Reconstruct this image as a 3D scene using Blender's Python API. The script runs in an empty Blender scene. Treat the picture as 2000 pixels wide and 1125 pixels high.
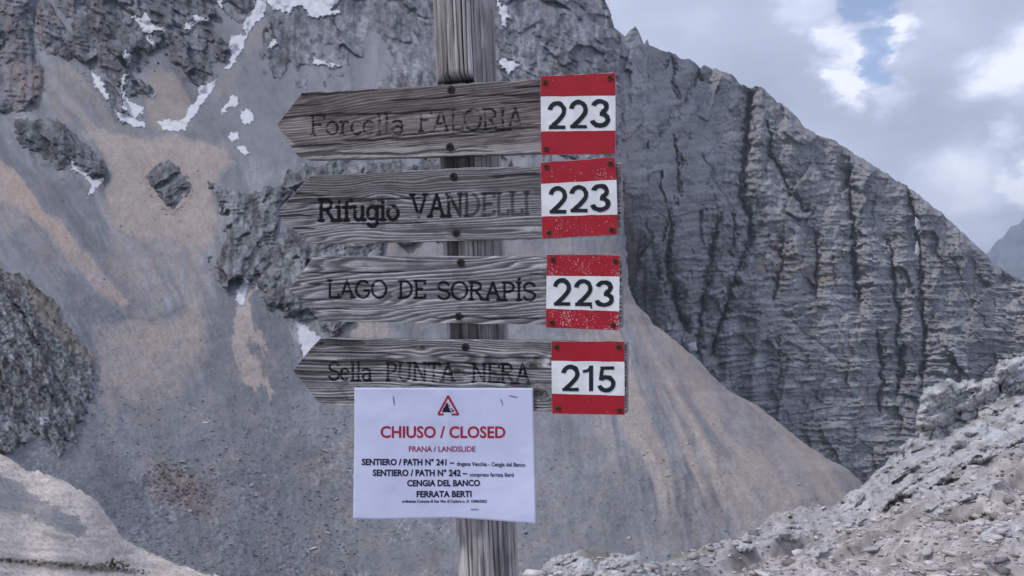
import bpy, math, random
import numpy as np
from mathutils import Vector, Matrix

random.seed(7)
S = bpy.context.scene
COL = S.collection
F = 1600.0          # focal length measured in units of the 2000-wide photograph
CZ = 1.6            # eye height
HY = 562.5

# ------------------------------------------------------------------ camera
cam = bpy.data.objects.new('camera', bpy.data.cameras.new('camera'))
COL.objects.link(cam)
cam.location = (0, 0, CZ)
cam.rotation_euler = (math.radians(90), 0, 0)
cam.data.sensor_width = 36
cam.data.lens = 36 * F / 2000
cam.data.clip_start = 0.05
cam.data.clip_end = 60000
S.camera = cam

# ------------------------------------------------------------------ world and sun
SUN_EL, SUN_AZ = math.radians(52), math.radians(-112)   # azimuth from +Y towards +X
w = bpy.data.worlds.new('World')
S.world = w
w.use_nodes = True
nt = w.node_tree
for n in list(nt.nodes):
    nt.nodes.remove(n)


def N(t, kind, **kw):
    n = t.nodes.new(kind)
    for k, v in kw.items():
        if k.startswith('i_'):
            n.inputs[k[2:].replace('_', ' ')].default_value = v
        else:
            setattr(n, k, v)
    return n


def pdir(px, py):
    return Vector(((px - 1000) / F, 1, (HY - py) / F)).normalized()


out = N(nt, 'ShaderNodeOutputWorld')
bg = N(nt, 'ShaderNodeBackground')
bg.inputs['Strength'].default_value = 0.1
sky = N(nt, 'ShaderNodeTexSky', sky_type='NISHITA', sun_disc=False)
sky.sun_elevation = SUN_EL
sky.sun_rotation = SUN_AZ
sky.altitude = 2500
tc = N(nt, 'ShaderNodeTexCoord')
L = nt.links.new
mp = N(nt, 'ShaderNodeMapping')
mp.inputs['Scale'].default_value = (1, 1, 1.9)
L(tc.outputs['Generated'], mp.inputs['Vector'])
n1 = N(nt, 'ShaderNodeTexNoise')
n1.inputs['Scale'].default_value = 4.2
n1.inputs['Detail'].default_value = 7
n1.inputs['Roughness'].default_value = 0.5
n1.inputs['Distortion'].default_value = 0.35
L(mp.outputs[0], n1.inputs['Vector'])
n2 = N(nt, 'ShaderNodeTexNoise')
n2.inputs['Scale'].default_value = 14
n2.inputs['Detail'].default_value = 6
n2.inputs['Roughness'].default_value = 0.6
L(mp.outputs[0], n2.inputs['Vector'])
# warped direction for the cloud edges
sub = N(nt, 'ShaderNodeVectorMath', operation='SUBTRACT')
L(n2.outputs['Color'], sub.inputs[0])
sub.inputs[1].default_value = (0.5, 0.5, 0.5)
scl = N(nt, 'ShaderNodeVectorMath', operation='SCALE')
L(sub.outputs[0], scl.inputs[0])
scl.inputs['Scale'].default_value = 0.10
addv = N(nt, 'ShaderNodeVectorMath', operation='ADD')
L(tc.outputs['Generated'], addv.inputs[0])
L(scl.outputs[0], addv.inputs[1])


def blob(px, py, r0, r1, amount=1.0):
    d = N(nt, 'ShaderNodeVectorMath', operation='DISTANCE')
    L(addv.outputs[0], d.inputs[0])
    d.inputs[1].default_value = pdir(px, py)
    m = N(nt, 'ShaderNodeMapRange', interpolation_type='SMOOTHSTEP')
    m.inputs['From Min'].default_value = r1 / F
    m.inputs['From Max'].default_value = r0 / F
    m.inputs['To Min'].default_value = 0
    m.inputs['To Max'].default_value = amount
    L(d.outputs['Value'], m.inputs['Value'])
    return m.outputs[0]


def comb(a, b, op='MAXIMUM'):
    m = N(nt, 'ShaderNodeMath', operation=op)
    for i, v in enumerate((a, b)):
        if isinstance(v, (int, float)):
            m.inputs[i].default_value = v
        else:
            L(v, m.inputs[i])
    return m.outputs[0]


bright = None
for args in [(1632, 100, 20, 75, .45), (1660, 165, 15, 60, .5), (1740, 60, 18, 60, .45), (1730, 190, 10, 60, .4),
             (1720, 62, 10, 40, .4), (1990, 130, 20, 110, .4), (1985, 350, 10, 70, .5), (1850, 370, 30, 130, .4),
             (1960, 275, 5, 50, .35), (1590, 118, 4, 30, .4), (1900, 450, 20, 90, .25), (1810, 40, 20, 170, .12),
             (1590, 10, 20, 90, .3)]:
    b = blob(*args[:4], args[4] * 1.35)
    bright = b if bright is None else comb(bright, b)
dark = None
for args in [(1500, 110, 30, 200, .2), (1800, 290, 30, 200, .22), (1330, 60, 20, 150, .1), (1960, 410, 10, 60, .1)]:
    b = blob(*args)
    dark = b if dark is None else comb(dark, b)
ns = N(nt, 'ShaderNodeMapRange')
ns.inputs['From Min'].default_value = 0.25
ns.inputs['From Max'].default_value = 0.75
ns.inputs['To Min'].default_value = 0.0
ns.inputs['To Max'].default_value = 0.72
L(n1.outputs['Fac'], ns.inputs['Value'])
nf = comb(comb(n2.outputs['Fac'], 0.5, 'SUBTRACT'), 0.28, 'MULTIPLY')
val = comb(comb(comb(ns.outputs[0], nf, 'ADD'), bright, 'ADD'), dark, 'SUBTRACT')
ramp = N(nt, 'ShaderNodeValToRGB')
L(val, ramp.inputs[0])
cr = ramp.color_ramp
cr.elements[0].position = 0.0
cr.elements[0].color = (0.345, 0.395, 0.54, 1)
cr.elements[1].position = 0.93
cr.elements[1].color = (0.84, 0.88, 1.0, 1)
e = cr.elements.new(0.42)
e.color = (0.445, 0.495, 0.66, 1)
e = cr.elements.new(0.72)
e.color = (0.60, 0.65, 0.82, 1)
cs = N(nt, 'ShaderNodeVectorMath', operation='SCALE')
L(ramp.outputs[0], cs.inputs[0])
cs.inputs['Scale'].default_value = 10.0
# gaps of clear sky
gap = None
for args in [(1692, 6, 26, 46), (1694, 92, 20, 38), (1714, 128, 14, 32), (1700, -50, 30, 60)]:
    b = blob(*args)
    gap = b if gap is None else comb(gap, b)
n3 = N(nt, 'ShaderNodeTexNoise')
n3.inputs['Scale'].default_value = 2.3
n3.inputs['Detail'].default_value = 5
L(mp.outputs[0], n3.inputs['Vector'])
g3 = N(nt, 'ShaderNodeMapRange')
g3.inputs['From Min'].default_value = 0.66
g3.inputs['From Max'].default_value = 0.74
L(n3.outputs['Fac'], g3.inputs['Value'])
gap = comb(gap, g3.outputs[0])
skb = N(nt, 'ShaderNodeMix', data_type='RGBA')
skb.inputs[0].default_value = 0.3
sks = N(nt, 'ShaderNodeVectorMath', operation='SCALE')
L(sky.outputs[0], sks.inputs[0])
sks.inputs['Scale'].default_value = 1.4
L(sks.outputs[0], skb.inputs[6])
L(cs.outputs[0], skb.inputs[7])
mix = N(nt, 'ShaderNodeMix', data_type='RGBA')
L(gap, mix.inputs[0])
L(cs.outputs[0], mix.inputs[6])
L(skb.outputs[2], mix.inputs[7])
L(mix.outputs[2], bg.inputs['Color'])
L(bg.outputs[0], out.inputs[0])

sl = bpy.data.lights.new('sun', 'SUN')
sl.energy = 1.5
sl.angle = math.radians(10)
sl.color = (1.0, 0.95, 0.9)
sun = bpy.data.objects.new('sun', sl)
COL.objects.link(sun)
sdir = Vector((math.sin(SUN_AZ) * math.cos(SUN_EL), math.cos(SUN_AZ) * math.cos(SUN_EL), math.sin(SUN_EL)))
sun.rotation_euler = sdir.to_track_quat('Z', 'Y').to_euler()

S.view_settings.view_transform = 'Standard'
S.view_settings.look = 'None'
S.view_settings.exposure = 0.36
S.view_settings.gamma = 1
S.view_settings.use_curve_mapping = False

# ------------------------------------------------------------------ numpy helpers
RNG = np.random.RandomState(11)
TAB = RNG.rand(16, 256, 256).astype(np.float32)


def vn(x, y, seed=0):
    t = TAB[seed % 16]
    x = x + 37.31 * seed
    y = y + 17.77 * seed
    xi = np.floor(x).astype(np.int64)
    yi = np.floor(y).astype(np.int64)
    fx = x - xi
    fy = y - yi
    fx = fx * fx * fx * (fx * (fx * 6 - 15) + 10)
    fy = fy * fy * fy * (fy * (fy * 6 - 15) + 10)
    x0, x1, y0, y1 = xi & 255, (xi + 1) & 255, yi & 255, (yi + 1) & 255
    a = t[y0, x0] + (t[y0, x1] - t[y0, x0]) * fx
    b = t[y1, x0] + (t[y1, x1] - t[y1, x0]) * fx
    return (a + (b - a) * fy) * 2 - 1


def fbm(x, y, o=4, seed=0, g=0.5):
    s = 0
    a = 1.0
    for i in range(o):
        # rotate every octave to hide the lattice
        c, sn = math.cos(0.6 * i), math.sin(0.6 * i)
        s = s + a * vn((x * c - y * sn) * 2 ** i, (x * sn + y * c) * 2 ** i, seed + i)
        a *= g
    return s


def afbm(x, y, o=4, seed=0, g=0.5):
    s = 0
    a = 1.0
    for i in range(o):
        s = s + a * vn(x * 2 ** i, y * 2 ** i, seed + i)
        a *= g
    return s


def ridged(x, y, o=4, seed=0, g=0.5):
    s = 0
    a = 1.0
    for i in range(o):
        s = s + a * (1 - 2 * np.abs(vn(x * 2 ** i, y * 2 ** i, seed + i)))
        a *= g
    return s


def worley(x, y, seed=0):
    t, t2, t3 = TAB[seed % 16], TAB[(seed + 5) % 16], TAB[(seed + 9) % 16]
    xi = np.floor(x).astype(np.int64)
    yi = np.floor(y).astype(np.int64)
    d1 = np.full(x.shape, 9.0)
    d2 = np.full(x.shape, 9.0)
    cid = np.zeros(x.shape)
    for j in (-1, 0, 1):
        for i in (-1, 0, 1):
            cx, cy = (xi + i) & 255, (yi + j) & 255
            dx = xi + i + t[cy, cx] - x
            dy = yi + j + t2[cy, cx] - y
            d = np.sqrt(dx * dx + dy * dy)
            near = d < d1
            d2 = np.where(near, d1, np.minimum(d2, d))
            cid = np.where(near, t3[cy, cx], cid)
            d1 = np.where(near, d, d1)
    return d1, d2, cid


def facet(x, y, seed=0, slope=1.0):
    """angular broken rock: every cell is its own tilted plane"""
    t, t2, t3, t4, t5 = [TAB[(seed + k) % 16] for k in (0, 5, 9, 3, 7)]
    xi = np.floor(x).astype(np.int64)
    yi = np.floor(y).astype(np.int64)
    d1 = np.full(x.shape, 9.0)
    hh = np.zeros(x.shape)
    for j in (-1, 0, 1):
        for i in (-1, 0, 1):
            cx, cy = (xi + i) & 255, (yi + j) & 255
            dx = xi + i + t[cy, cx] - x
            dy = yi + j + t2[cy, cx] - y
            d = dx * dx + dy * dy
            near = d < d1
            hh = np.where(near, (t3[cy, cx] - .5) * 1.3 + slope * ((t4[cy, cx] - .5) * dx + (t5[cy, cx] - .5) * dy) * 2.4, hh)
            d1 = np.where(near, d, d1)
    return hh


def crag(PX, PY, seed=0, wl=40.0, an=2.2, rot_=0.0, o=3, g=.52):
    c, s_ = math.cos(rot_), math.sin(rot_)
    a, b = PX * c + PY * s_, -PX * s_ + PY * c
    res = 0
    for k in range(o):
        L_ = wl / 2.5 ** k
        w1 = .17 * fbm(a / L_ * 1.3, b / L_ * 1.3, 2, seed + 3)
        w2 = .17 * fbm(a / L_ * 1.3, b / L_ * 1.3, 2, seed + 8)
        res = res + L_ * .30 * g ** (k * .25) * 1.55 * facet(a / L_ + w1 + 9.7 * k, b / (L_ * an) + w2, seed + k)
    return res


def terrace(x, y, per, seed=0, wob=1.2):
    """bedding: every bed pushes out downwards and is cut back sharply at its foot"""
    ph = y / per + wob * fbm(x / (per * 9), y / (per * 6), 3, seed)
    k = np.floor(ph)
    fr = ph - k
    amp = np.clip(.4 + 1.2 * vn(k * .731 + 5, x / (per * 3.2), seed + 2) + .5 * vn(x / (per * 1.6), k * 1.37, seed + 4), 0, 1.6)
    return per * amp * np.where(fr < .84, fr / .84, (1 - fr) / .16)


def sstep(a, b, x):
    t = np.clip((x - a) / (b - a), 0, 1)
    return t * t * (3 - 2 * t)


def pline(PX, PY, pts):
    """distance to a polyline and the parameter 0..1 along it"""
    best = np.full(PX.shape, 1e9)
    par = np.zeros(PX.shape)
    n = len(pts) - 1
    for i in range(n):
        (ax, ay), (bx, by) = pts[i], pts[i + 1]
        dx, dy = bx - ax, by - ay
        q = np.clip(((PX - ax) * dx + (PY - ay) * dy) / (dx * dx + dy * dy + 1e-12), 0, 1)
        d = np.hypot(PX - ax - q * dx, PY - ay - q * dy)
        par = np.where(d < best, (i + q) / n, par)
        best = np.minimum(best, d)
    return best, par


def psdf(PX, PY, poly):
    """signed distance, positive inside"""
    d, _ = pline(PX, PY, list(poly) + [poly[0]])
    ins = np.zeros(PX.shape, bool)
    n = len(poly)
    for i in range(n):
        (ax, ay), (bx, by) = poly[i], poly[(i + 1) % n]
        if ay == by:
            continue
        c = ((ay > PY) != (by > PY)) & (PX < (bx - ax) * (PY - ay) / (by - ay) + ax)
        ins ^= c
    return np.where(ins, d, -d)


def lin(r, g, b):
    f = lambda c: ((c / 255 + 0.055) / 1.055) ** 2.4 if c > 10 else c / 255 / 12.92
    return np.array([f(r), f(g), f(b)])


def tag(o, label=None, cat=None, group=None, kind=None):
    if label: o['label'] = label
    if cat: o['category'] = cat
    if group: o['group'] = group
    if kind: o['kind'] = kind
    return o


def mesh_obj(name, V, Fc, mat, parent=None, col=None, smooth=True):
    me = bpy.data.meshes.new(name)
    V = np.asarray(V, dtype=np.float32).reshape(-1, 3)
    if isinstance(Fc, np.ndarray):
        nf, k = Fc.shape
        me.vertices.add(len(V))
        me.vertices.foreach_set('co', V.ravel())
        me.loops.add(nf * k)
        me.loops.foreach_set('vertex_index', Fc.astype(np.int32).ravel())
        me.polygons.add(nf)
        me.polygons.foreach_set('loop_start', np.arange(0, nf * k, k, dtype=np.int32))
        me.update(calc_edges=True)
        me.validate()
    else:
        me.from_pydata([tuple(map(float, v)) for v in V], [], Fc)
        me.update()
    if smooth:
        me.polygons.foreach_set('use_smooth', np.ones(len(me.polygons), bool))
    if col is not None:
        at = me.color_attributes.new('Col', 'FLOAT_COLOR', 'POINT')
        c = np.ones((len(V), 4), np.float32)
        c[:, :3] = np.clip(col.reshape(-1, 3), 0, 1)
        at.data.foreach_set('color', c.ravel())
    me.materials.append(mat)
    o = bpy.data.objects.new(name, me)
    COL.objects.link(o)
    if parent: o.parent = parent
    return o


def grid_faces(r, c, mask=None):
    i = np.arange((r - 1) * (c - 1))
    a = (i // (c - 1)) * c + i % (c - 1)
    f = np.stack([a, a + c, a + c + 1, a + 1], 1)
    if mask is not None:
        m = mask.ravel()
        f = f[m[f].any(axis=1)]
    return f


def world_pt(PX, PY, D):
    return np.stack([(PX - 1000) / F * D, D, CZ + (HY - PY) / F * D], -1)


def sheet(name, PX, PY, D, col, mat, mask=None, smooth=True):
    r, c = PX.shape
    V = world_pt(PX, PY, D).reshape(-1, 3)
    f = grid_faces(r, c, mask)
    C = col.reshape(-1, 3)
    if mask is not None:
        used = np.zeros(len(V), bool)
        used[f.ravel()] = True
        idx = np.cumsum(used) - 1
        V, C, f = V[used], C[used], idx[f]
    return mesh_obj(name, V, f, mat, None, C, smooth)


def ground_grid(x0, x1, y0, y1, step):
    return np.meshgrid(np.arange(x0, x1 + step, step), np.arange(y0, y1 + step, step))


# ------------------------------------------------------------------ materials
def new_mat(name, rough=0.9, spec=0.2):
    m = bpy.data.materials.new(name)
    m.use_nodes = True
    b = m.node_tree.nodes['Principled BSDF']
    b.inputs['Roughness'].default_value = rough
    b.inputs['Specular IOR Level'].default_value = spec
    return m, m.node_tree, b


def attr_mat(name, scale, amount=0.25, bump=0.0, bdist=1.0, rough=0.92, spec=0.15, detail=4, stretch=(1, 1, 1)):
    """colour from the piece's own attribute, broken up by procedural noise"""
    m, t, b = new_mat(name, rough, spec)
    a = N(t, 'ShaderNodeVertexColor', layer_name='Col')
    co = N(t, 'ShaderNodeTexCoord')
    mpg = N(t, 'ShaderNodeMapping')
    mpg.inputs['Scale'].default_value = stretch
    t.links.new(co.outputs['Object'], mpg.inputs['Vector'])
    no = N(t, 'ShaderNodeTexNoise')
    no.inputs['Scale'].default_value = scale
    no.inputs['Detail'].default_value = detail
    no.inputs['Roughness'].default_value = 0.65
    t.links.new(mpg.outputs[0], no.inputs['Vector'])
    mr = N(t, 'ShaderNodeMapRange')
    mr.inputs['From Min'].default_value = 0.3
    mr.inputs['From Max'].default_value = 0.7
    mr.inputs['To Min'].default_value = 1 - amount
    mr.inputs['To Max'].default_value = 1 + amount
    t.links.new(no.outputs['Fac'], mr.inputs['Value'])
    sc = N(t, 'ShaderNodeVectorMath', operation='SCALE')
    t.links.new(a.outputs['Color'], sc.inputs[0])
    t.links.new(mr.outputs[0], sc.inputs['Scale'])
    t.links.new(sc.outputs[0], b.inputs['Base Color'])
    if bump > 0:
        bp = N(t, 'ShaderNodeBump')
        bp.inputs['Strength'].default_value = bump
        bp.inputs['Distance'].default_value = bdist
        t.links.new(no.outputs['Fac'], bp.inputs['Height'])
        t.links.new(bp.outputs[0], b.inputs['Normal'])
    return m


def flat_mat(name, rgb, scale=60, amount=0.1, rough=0.6, spec=0.3, metal=0.0, rgb2=None, lo=0.45, hi=0.55, bump=0.0, bdist=0.001):
    m, t, b = new_mat(name, rough, spec)
    b.inputs['Metallic'].default_value = metal
    co = N(t, 'ShaderNodeTexCoord')
    no = N(t, 'ShaderNodeTexNoise')
    no.inputs['Scale'].default_value = scale
    no.inputs['Detail'].default_value = 5
    no.inputs['Roughness'].default_value = 0.6
    t.links.new(co.outputs['Object'], no.inputs['Vector'])
    r = N(t, 'ShaderNodeValToRGB')
    r.color_ramp.elements[0].position = lo
    r.color_ramp.elements[1].position = hi
    c2 = rgb2 if rgb2 is not None else tuple(np.clip(np.array(rgb) * (1 + amount), 0, 1))
    c1 = rgb if rgb2 is not None else tuple(np.array(rgb) * (1 - amount))
    r.color_ramp.elements[0].color = (*c1, 1)
    r.color_ramp.elements[1].color = (*c2, 1)
    t.links.new(no.outputs['Fac'], r.inputs[0])
    t.links.new(r.outputs[0], b.inputs['Base Color'])
    if bump:
        bp = N(t, 'ShaderNodeBump')
        bp.inputs['Strength'].default_value = bump
        bp.inputs['Distance'].default_value = bdist
        t.links.new(no.outputs['Fac'], bp.inputs['Height'])
        t.links.new(bp.outputs[0], b.inputs['Normal'])
    return m


M_CLIFF = attr_mat('cliff_rock', 0.35, 0.30, 0.8, 1.8, detail=8)
M_SCREE = attr_mat('scree', 0.9, 0.17, 0.6, 0.6, detail=9)
M_SNOW = attr_mat('old_snow', 0.3, 0.07, 0.3, 0.5, rough=0.7)
M_FAR = attr_mat('far_rock', 0.01, 0.2, 0.5, 20)
M_NEAR = attr_mat('near_rubble', 9.0, 0.22, 0.6, 0.03)
M_PATH = attr_mat('path_gravel', 4.0, 0.22, 0.5, 0.08)
M_STONE = attr_mat('loose_stone', 14.0, 0.2, 0.5, 0.01)

# ------------------------------------------------------------------ far ground under everything
V = [(-10400, -10400, -330), (10400, -10400, -330), (10400, 10400, -330), (-10400, 10400, -330)]
o = mesh_obj('valley_floor', V, [[0, 1, 2, 3]], flat_mat('valley_rock', (0.2, 0.2, 0.21), 0.01, 0.25, 0.95, 0.1), smooth=False)
tag(o, kind='structure')

# ------------------------------------------------------------------ distant blue peak
px = np.arange(1820, 2500, 4.0)
skl = np.interp(px, [1820, 1880, 1915, 1932, 1946, 1960, 1975, 1990, 2000, 2060, 2140, 2250, 2500],
                [640, 560, 508, 490, 470, 461, 443, 436, 426, 400, 420, 470, 560]) + 3 * fbm(px / 14, px * 0, 4, 3)
v = np.linspace(0, 1, 60)[:, None]
PX = np.repeat(px[None], 61, 0)
PYv = skl[None] + v * (720 - skl[None])
PY = np.vstack([skl[None] + 40, PYv])
D = 8900 - 1100 * (PY - 430) / 290 + 7 * ridged(PX / 40, PY / 60, 4, 2) * 8900 / F * 1.3
D[0] = 9450
c = np.ones(PX.shape + (3,)) * np.array([0.16, 0.18, 0.2])
tag(sheet('distant_peak', PX, PY, D, c, M_FAR), kind='structure')

# ------------------------------------------------------------------ right-hand cliff mountain
SKY = [(1100, -130), (1160, -60), (1180, 0), (1192, 25), (1198, 53), (1221, 71), (1231, 58), (1241, 50), (1248, 62), (1258, 86), (1264, 76),
       (1268, 88), (1303, 100), (1330, 113), (1344, 116), (1356, 119), (1367, 135), (1377, 126), (1410, 139), (1426, 144),
       (1446, 164), (1466, 175), (1475, 170), (1492, 174), (1516, 197), (1545, 217), (1570, 246), (1594, 262), (1631, 275), (1672, 303),
       (1713, 328), (1754, 353), (1779, 369), (1807, 390), (1836, 414), (1869, 443), (1889, 462), (1921, 494), (1946, 519),
       (1980, 539), (2000, 548), (2100, 600), (2250, 690)]
px = np.arange(1140, 2200, 2.0)
sk = np.interp(px, *zip(*SKY)) + 2.2 * fbm(px / 9, px * 0, 4, 5) * np.where(px > 1275, 1, .4)
bot = np.full(px.shape, 1060.0)
R = 500
v = np.linspace(0, 1, R)[:, None]
PX = np.repeat(px[None], R, 0)
PY = sk[None] + v * (bot - sk)[None]
dv = PY - sk[None]
wx = 10 * fbm(PX / 60, PY / 60, 3, 4)
wy = 8 * fbm(PX / 50, PY / 50, 3, 8)
low = sstep(250, 650, PY + 0.25 * (1500 - PX))           # stratified lower half
h = np.zeros(PX.shape)
h += 7.5 * ridged((PX + wx + 0.12 * (PY - 500)) / 62, PY / 330, 2, 1)
h += 2.8 * ridged((PX + 1.6 * wx) / 21, (PY + wy) / 120, 3, 6) * (1 - .25 * low)
s = PY + wy * 0.14 + 2.5 * vn(PX / 70, PY / 90, 6) + 0.06 * (PX - 1500) - 0.00016 * (PX - 1550) ** 2
h += (1.2 + 2.3 * low) * afbm(PX / 130, s / 8.5, 3, 9, 0.6) + (.9 + 1.6 * low) * afbm(PX / 42, s / 4.6, 2, 14, .7)
led = vn(PX / 400, s / 17, 12)
h += (1.0 + 3.5 * low) * sstep(-.1, .15, led)
h += 1.1 * fbm(PX / 7, PY / 6, 3, 2, .6)
h += 1.0 * fbm(PX / 26, PY / 17, 3, 10)
h += .62 * crag(PX + .5 * wx, PY, 4, 62, 1.3, .12, 4)
# smooth slabs below the skyline
_j = np.floor((PX + wx * .8 + .12 * (PY - 500)) / 17 + .5 * fbm(PX / 30, PY / 120, 2, 9))
_j2 = np.floor((PX - wx * .6) / 7.5 + .5 * fbm(PX / 20, PY / 60, 2, 2))
s = s + 5.5 * vn(_j * .77, PY / 45, 3) + 2.2 * vn(_j2 * .77, PY / 25, 5)
h += 2.6 * vn(_j * .77 + 3, PY / 40, 12) + 1.3 * vn(_j2 * .77 + 3, PY / 18, 13)
h += (.26 + .50 * low) * terrace(PX, s, 12, 3, .5) + (.25 + .5 * low) * terrace(PX, s + .8 * fbm(PX / 14, PY / 14, 2, 3), 5.5, 9, .4)
h += .16 * terrace(PY, PX + .1 * PY + wx, 19, 6, .9) * (1 - .5 * low)
slab = psdf(PX + wx, PY, [(1300, 130), (1360, 150), (1440, 190), (1445, 300), (1420, 390), (1340, 300), (1280, 240)])
h *= 1 - .35 * sstep(-10, 30, slab)
GUL = [
    ([(1469, 168), (1461, 230), (1455, 287), (1450, 328), (1449, 385), (1463, 410), (1467, 443), (1463, 470), (1442, 523), (1426, 572), (1410, 621), (1389, 690)], 9, 20),
    ([(1405, 418), (1395, 470), (1381, 535), (1369, 613), (1360, 690)], 4.5, 14),
    ([(1317, 265), (1323, 328), (1327, 357), (1307, 418), (1303, 482), (1308, 540), (1325, 600), (1345, 650)], 7, 15),
    ([(1366, 120), (1358, 164), (1340, 189), (1315, 220), (1290, 255), (1262, 290)], 7, 13),
    ([(1313, 112), (1315, 150), (1319, 193)], 7, 12),
    ([(1504, 238), (1504, 303), (1528, 340), (1549, 381), (1575, 412)], 5, 10),
    ([(1655, 335), (1662, 394), (1670, 440), (1664, 507), (1680, 590)], 6, 12),
    ([(1774, 366), (1783, 414), (1791, 451), (1793, 498), (1801, 564), (1804, 646), (1800, 760)], 5, 13),
    ([(1735, 470), (1746, 523), (1748, 576), (1756, 613), (1750, 662), (1762, 720), (1748, 765)], 6, 12),
    ([(1528, 470), (1524, 519), (1514, 585)], 4, 10),
    ([(1594, 460), (1597, 500), (1594, 560)], 4, 9),
    ([(1627, 500), (1630, 560)], 3, 6),
    ([(1520, 655), (1522, 745)], 3.5, 7),
    ([(1713, 650), (1721, 728), (1717, 800)], 5, 10),
    ([(1262, 430), (1275, 500), (1300, 560)], 5, 8),
    ([(1345, 262), (1334, 300), (1330, 340)], 3, 6),
    ([(1430, 418), (1436, 470), (1430, 500)], 4, 9),
    ([(1370, 300), (1395, 345), (1402, 385)], 2.5, 4),
    ([(1560, 640), (1640, 700), (1690, 740)], 4, 4),
    ([(1850, 480), (1880, 560), (1930, 640)], 5, 5),
    ([(1430, 760), (1500, 850), (1640, 870)], 4, 4),
]
gmin = np.full(PX.shape, 400.0)
for pts, wd, dp in GUL:
    d, q = pline(PX + 5 * fbm(PX / 14, PY / 16, 4, 3, .65), PY, pts)
    if dp >= 9: gmin = np.minimum(gmin, d * (1 + .6 * (1 - np.sin(np.pi * np.clip(q, .02, .98)))))
    wloc = wd * (0.55 + 0.6 * np.sin(np.pi * np.clip(q, 0.03, .97)) ** .5)
    wloc = wloc * (.85 + .5 * vn(PY / 13, PX / 40, 8))
    h -= 2.0 * dp * np.clip(1 - d / (wloc * 1.15), 0, 1) ** 1.2 + dp * .5 * np.exp(-(d / (wloc * 2.8)) ** 2)
h += 30 * (1 - np.exp(-gmin / 30)) - 22
h *= sstep(-2, 16, dv) * .85 + .15
Dc = 1080 - 0.34 * dv + 0.05 * (PX - 1500) + 50 * sstep(1330, 1200, PX)
_m = (1 - sstep(1205, 1400, PX)) * sstep(600, 330, PY)
Dc = Dc * (1 - _m) + _m * (np.interp(PY, [-120, 0, 200, 350, 562], [930, 850, 705, 590, 455]) + 95)
D = Dc - h * Dc / F
# colour: grey dolomite, ochre stains, pale debris
base = np.array([0.30, 0.298, 0.308])
tint = np.clip(1 + (.12 + .16 * low) * afbm(PX / 55, s / 5.5, 4, 4, .7) + .16 * fbm(PX / 24, PY / 34, 5, 7, .65), .45, 1.7)
C = base[None, None] * tint[..., None]


def blend(C, m, rgb):
    m = m[..., None]
    return C * (1 - m) + np.asarray(rgb)[None, None] * m


st = psdf(PX + wx * 1.5, PY + wy * 1.5, [(1470, 470), (1540, 462), (1640, 500), (1650, 560), (1600, 575), (1480, 540), (1450, 555)])
C = blend(C, .32 * sstep(-4, 20, st) * sstep(.0, .6, vn(PX / 10, PY / 17, 4) + .3), lin(168, 140, 122) * .85)
db = psdf(PX + wx, PY + wy, [(1420, 590), (1560, 585), (1700, 600), (1730, 680), (1690, 760), (1560, 740), (1440, 640)])
C = blend(C, .4 * sstep(-20, 30, db) * sstep(-.4, .5, fbm(PX / 12, PY / 9, 3, 5)), (0.39, 0.385, 0.39))
ch = psdf(PX + wx * .6, PY, [(1214, 220), (1262, 262), (1240, 330), (1236, 420), (1243, 520), (1232, 600), (1200, 600), (1200, 240)])
C = blend(C, .75 * sstep(-4, 8, ch), (0.30, 0.27, 0.262))
pt = psdf(PX + wx, PY + wy, [(1540, 380), (1650, 300), (1850, 430), (1960, 560), (1900, 700), (1830, 600), (1700, 420)])
C = blend(C, .3 * sstep(-20, 40, pt), (0.27, 0.262, 0.27))
btm = psdf(PX + wx, PY + wy, [(1700, 760), (1760, 700), (1800, 820), (1700, 1000), (1640, 1000), (1660, 880)])
C = blend(C, .5 * sstep(-14, 20, btm), (0.30, 0.29, 0.3))
# back face behind the crest
PX2 = np.vstack([PX[:1], PX[:1], PX])
PY2 = np.vstack([PY[:1] + 160, PY[:1] + 12, PY])
D2 = np.vstack([D[:1] + 300, D[:1] + 40, D])
C2 = np.concatenate([C[:1], C[:1], C])
tag(sheet('cliff_mountain', PX2, PY2, D2, C2, M_CLIFF), kind='structure')
CD = (px, PY, D)


# ------------------------------------------------------------------ scree basin, the base sheet of the left and middle
EDGE = [(-120, 1130), (-60, 1155), (0, 1180), (25, 1192), (53, 1198), (75, 1214), (100, 1211), (300, 1213), (480, 1222), (560, 1228), (593, 1241),
        (613, 1262), (634, 1276), (662, 1315), (695, 1356), (728, 1385), (765, 1426), (794, 1483), (830, 1528), (862, 1565),
        (895, 1615), (919, 1660), (948, 1688), (1000, 1740), (1130, 1800), (1260, 1850)]
EY, EX = zip(*EDGE)


def edge_at(py):
    return np.interp(py, EY, EX) + 3.0 * fbm(py / 11, py * 0, 3, 2)


DT_Y = np.arange(-300, 1500, 5.0)
_q = np.interp(np.arange(-600, 1800, 5.0), [-600, -120, 0, 200, 350, 562, 900, 1125, 1300, 1800], [1250, 930, 850, 705, 590, 455, 345, 300, 270, 215])
_k = np.exp(-np.linspace(-2.2, 2.2, 61) ** 2)
DT_D = np.convolve(_q, _k / _k.sum(), 'same')[60:60 + len(DT_Y)]


def Dbase(px, py):
    d = np.interp(py, DT_Y, DT_D)
    d = d - 60 * sstep(350, -100, px) * sstep(100, 300, py)
    d = d + 40 * np.exp(-((px - 700) / 260.0) ** 2) * sstep(400, 900, py)
    e = np.interp(py, EY, EX)
    d = d + 70 * np.exp(-np.clip(e - px, 0, None) / 60)
    return d


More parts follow.
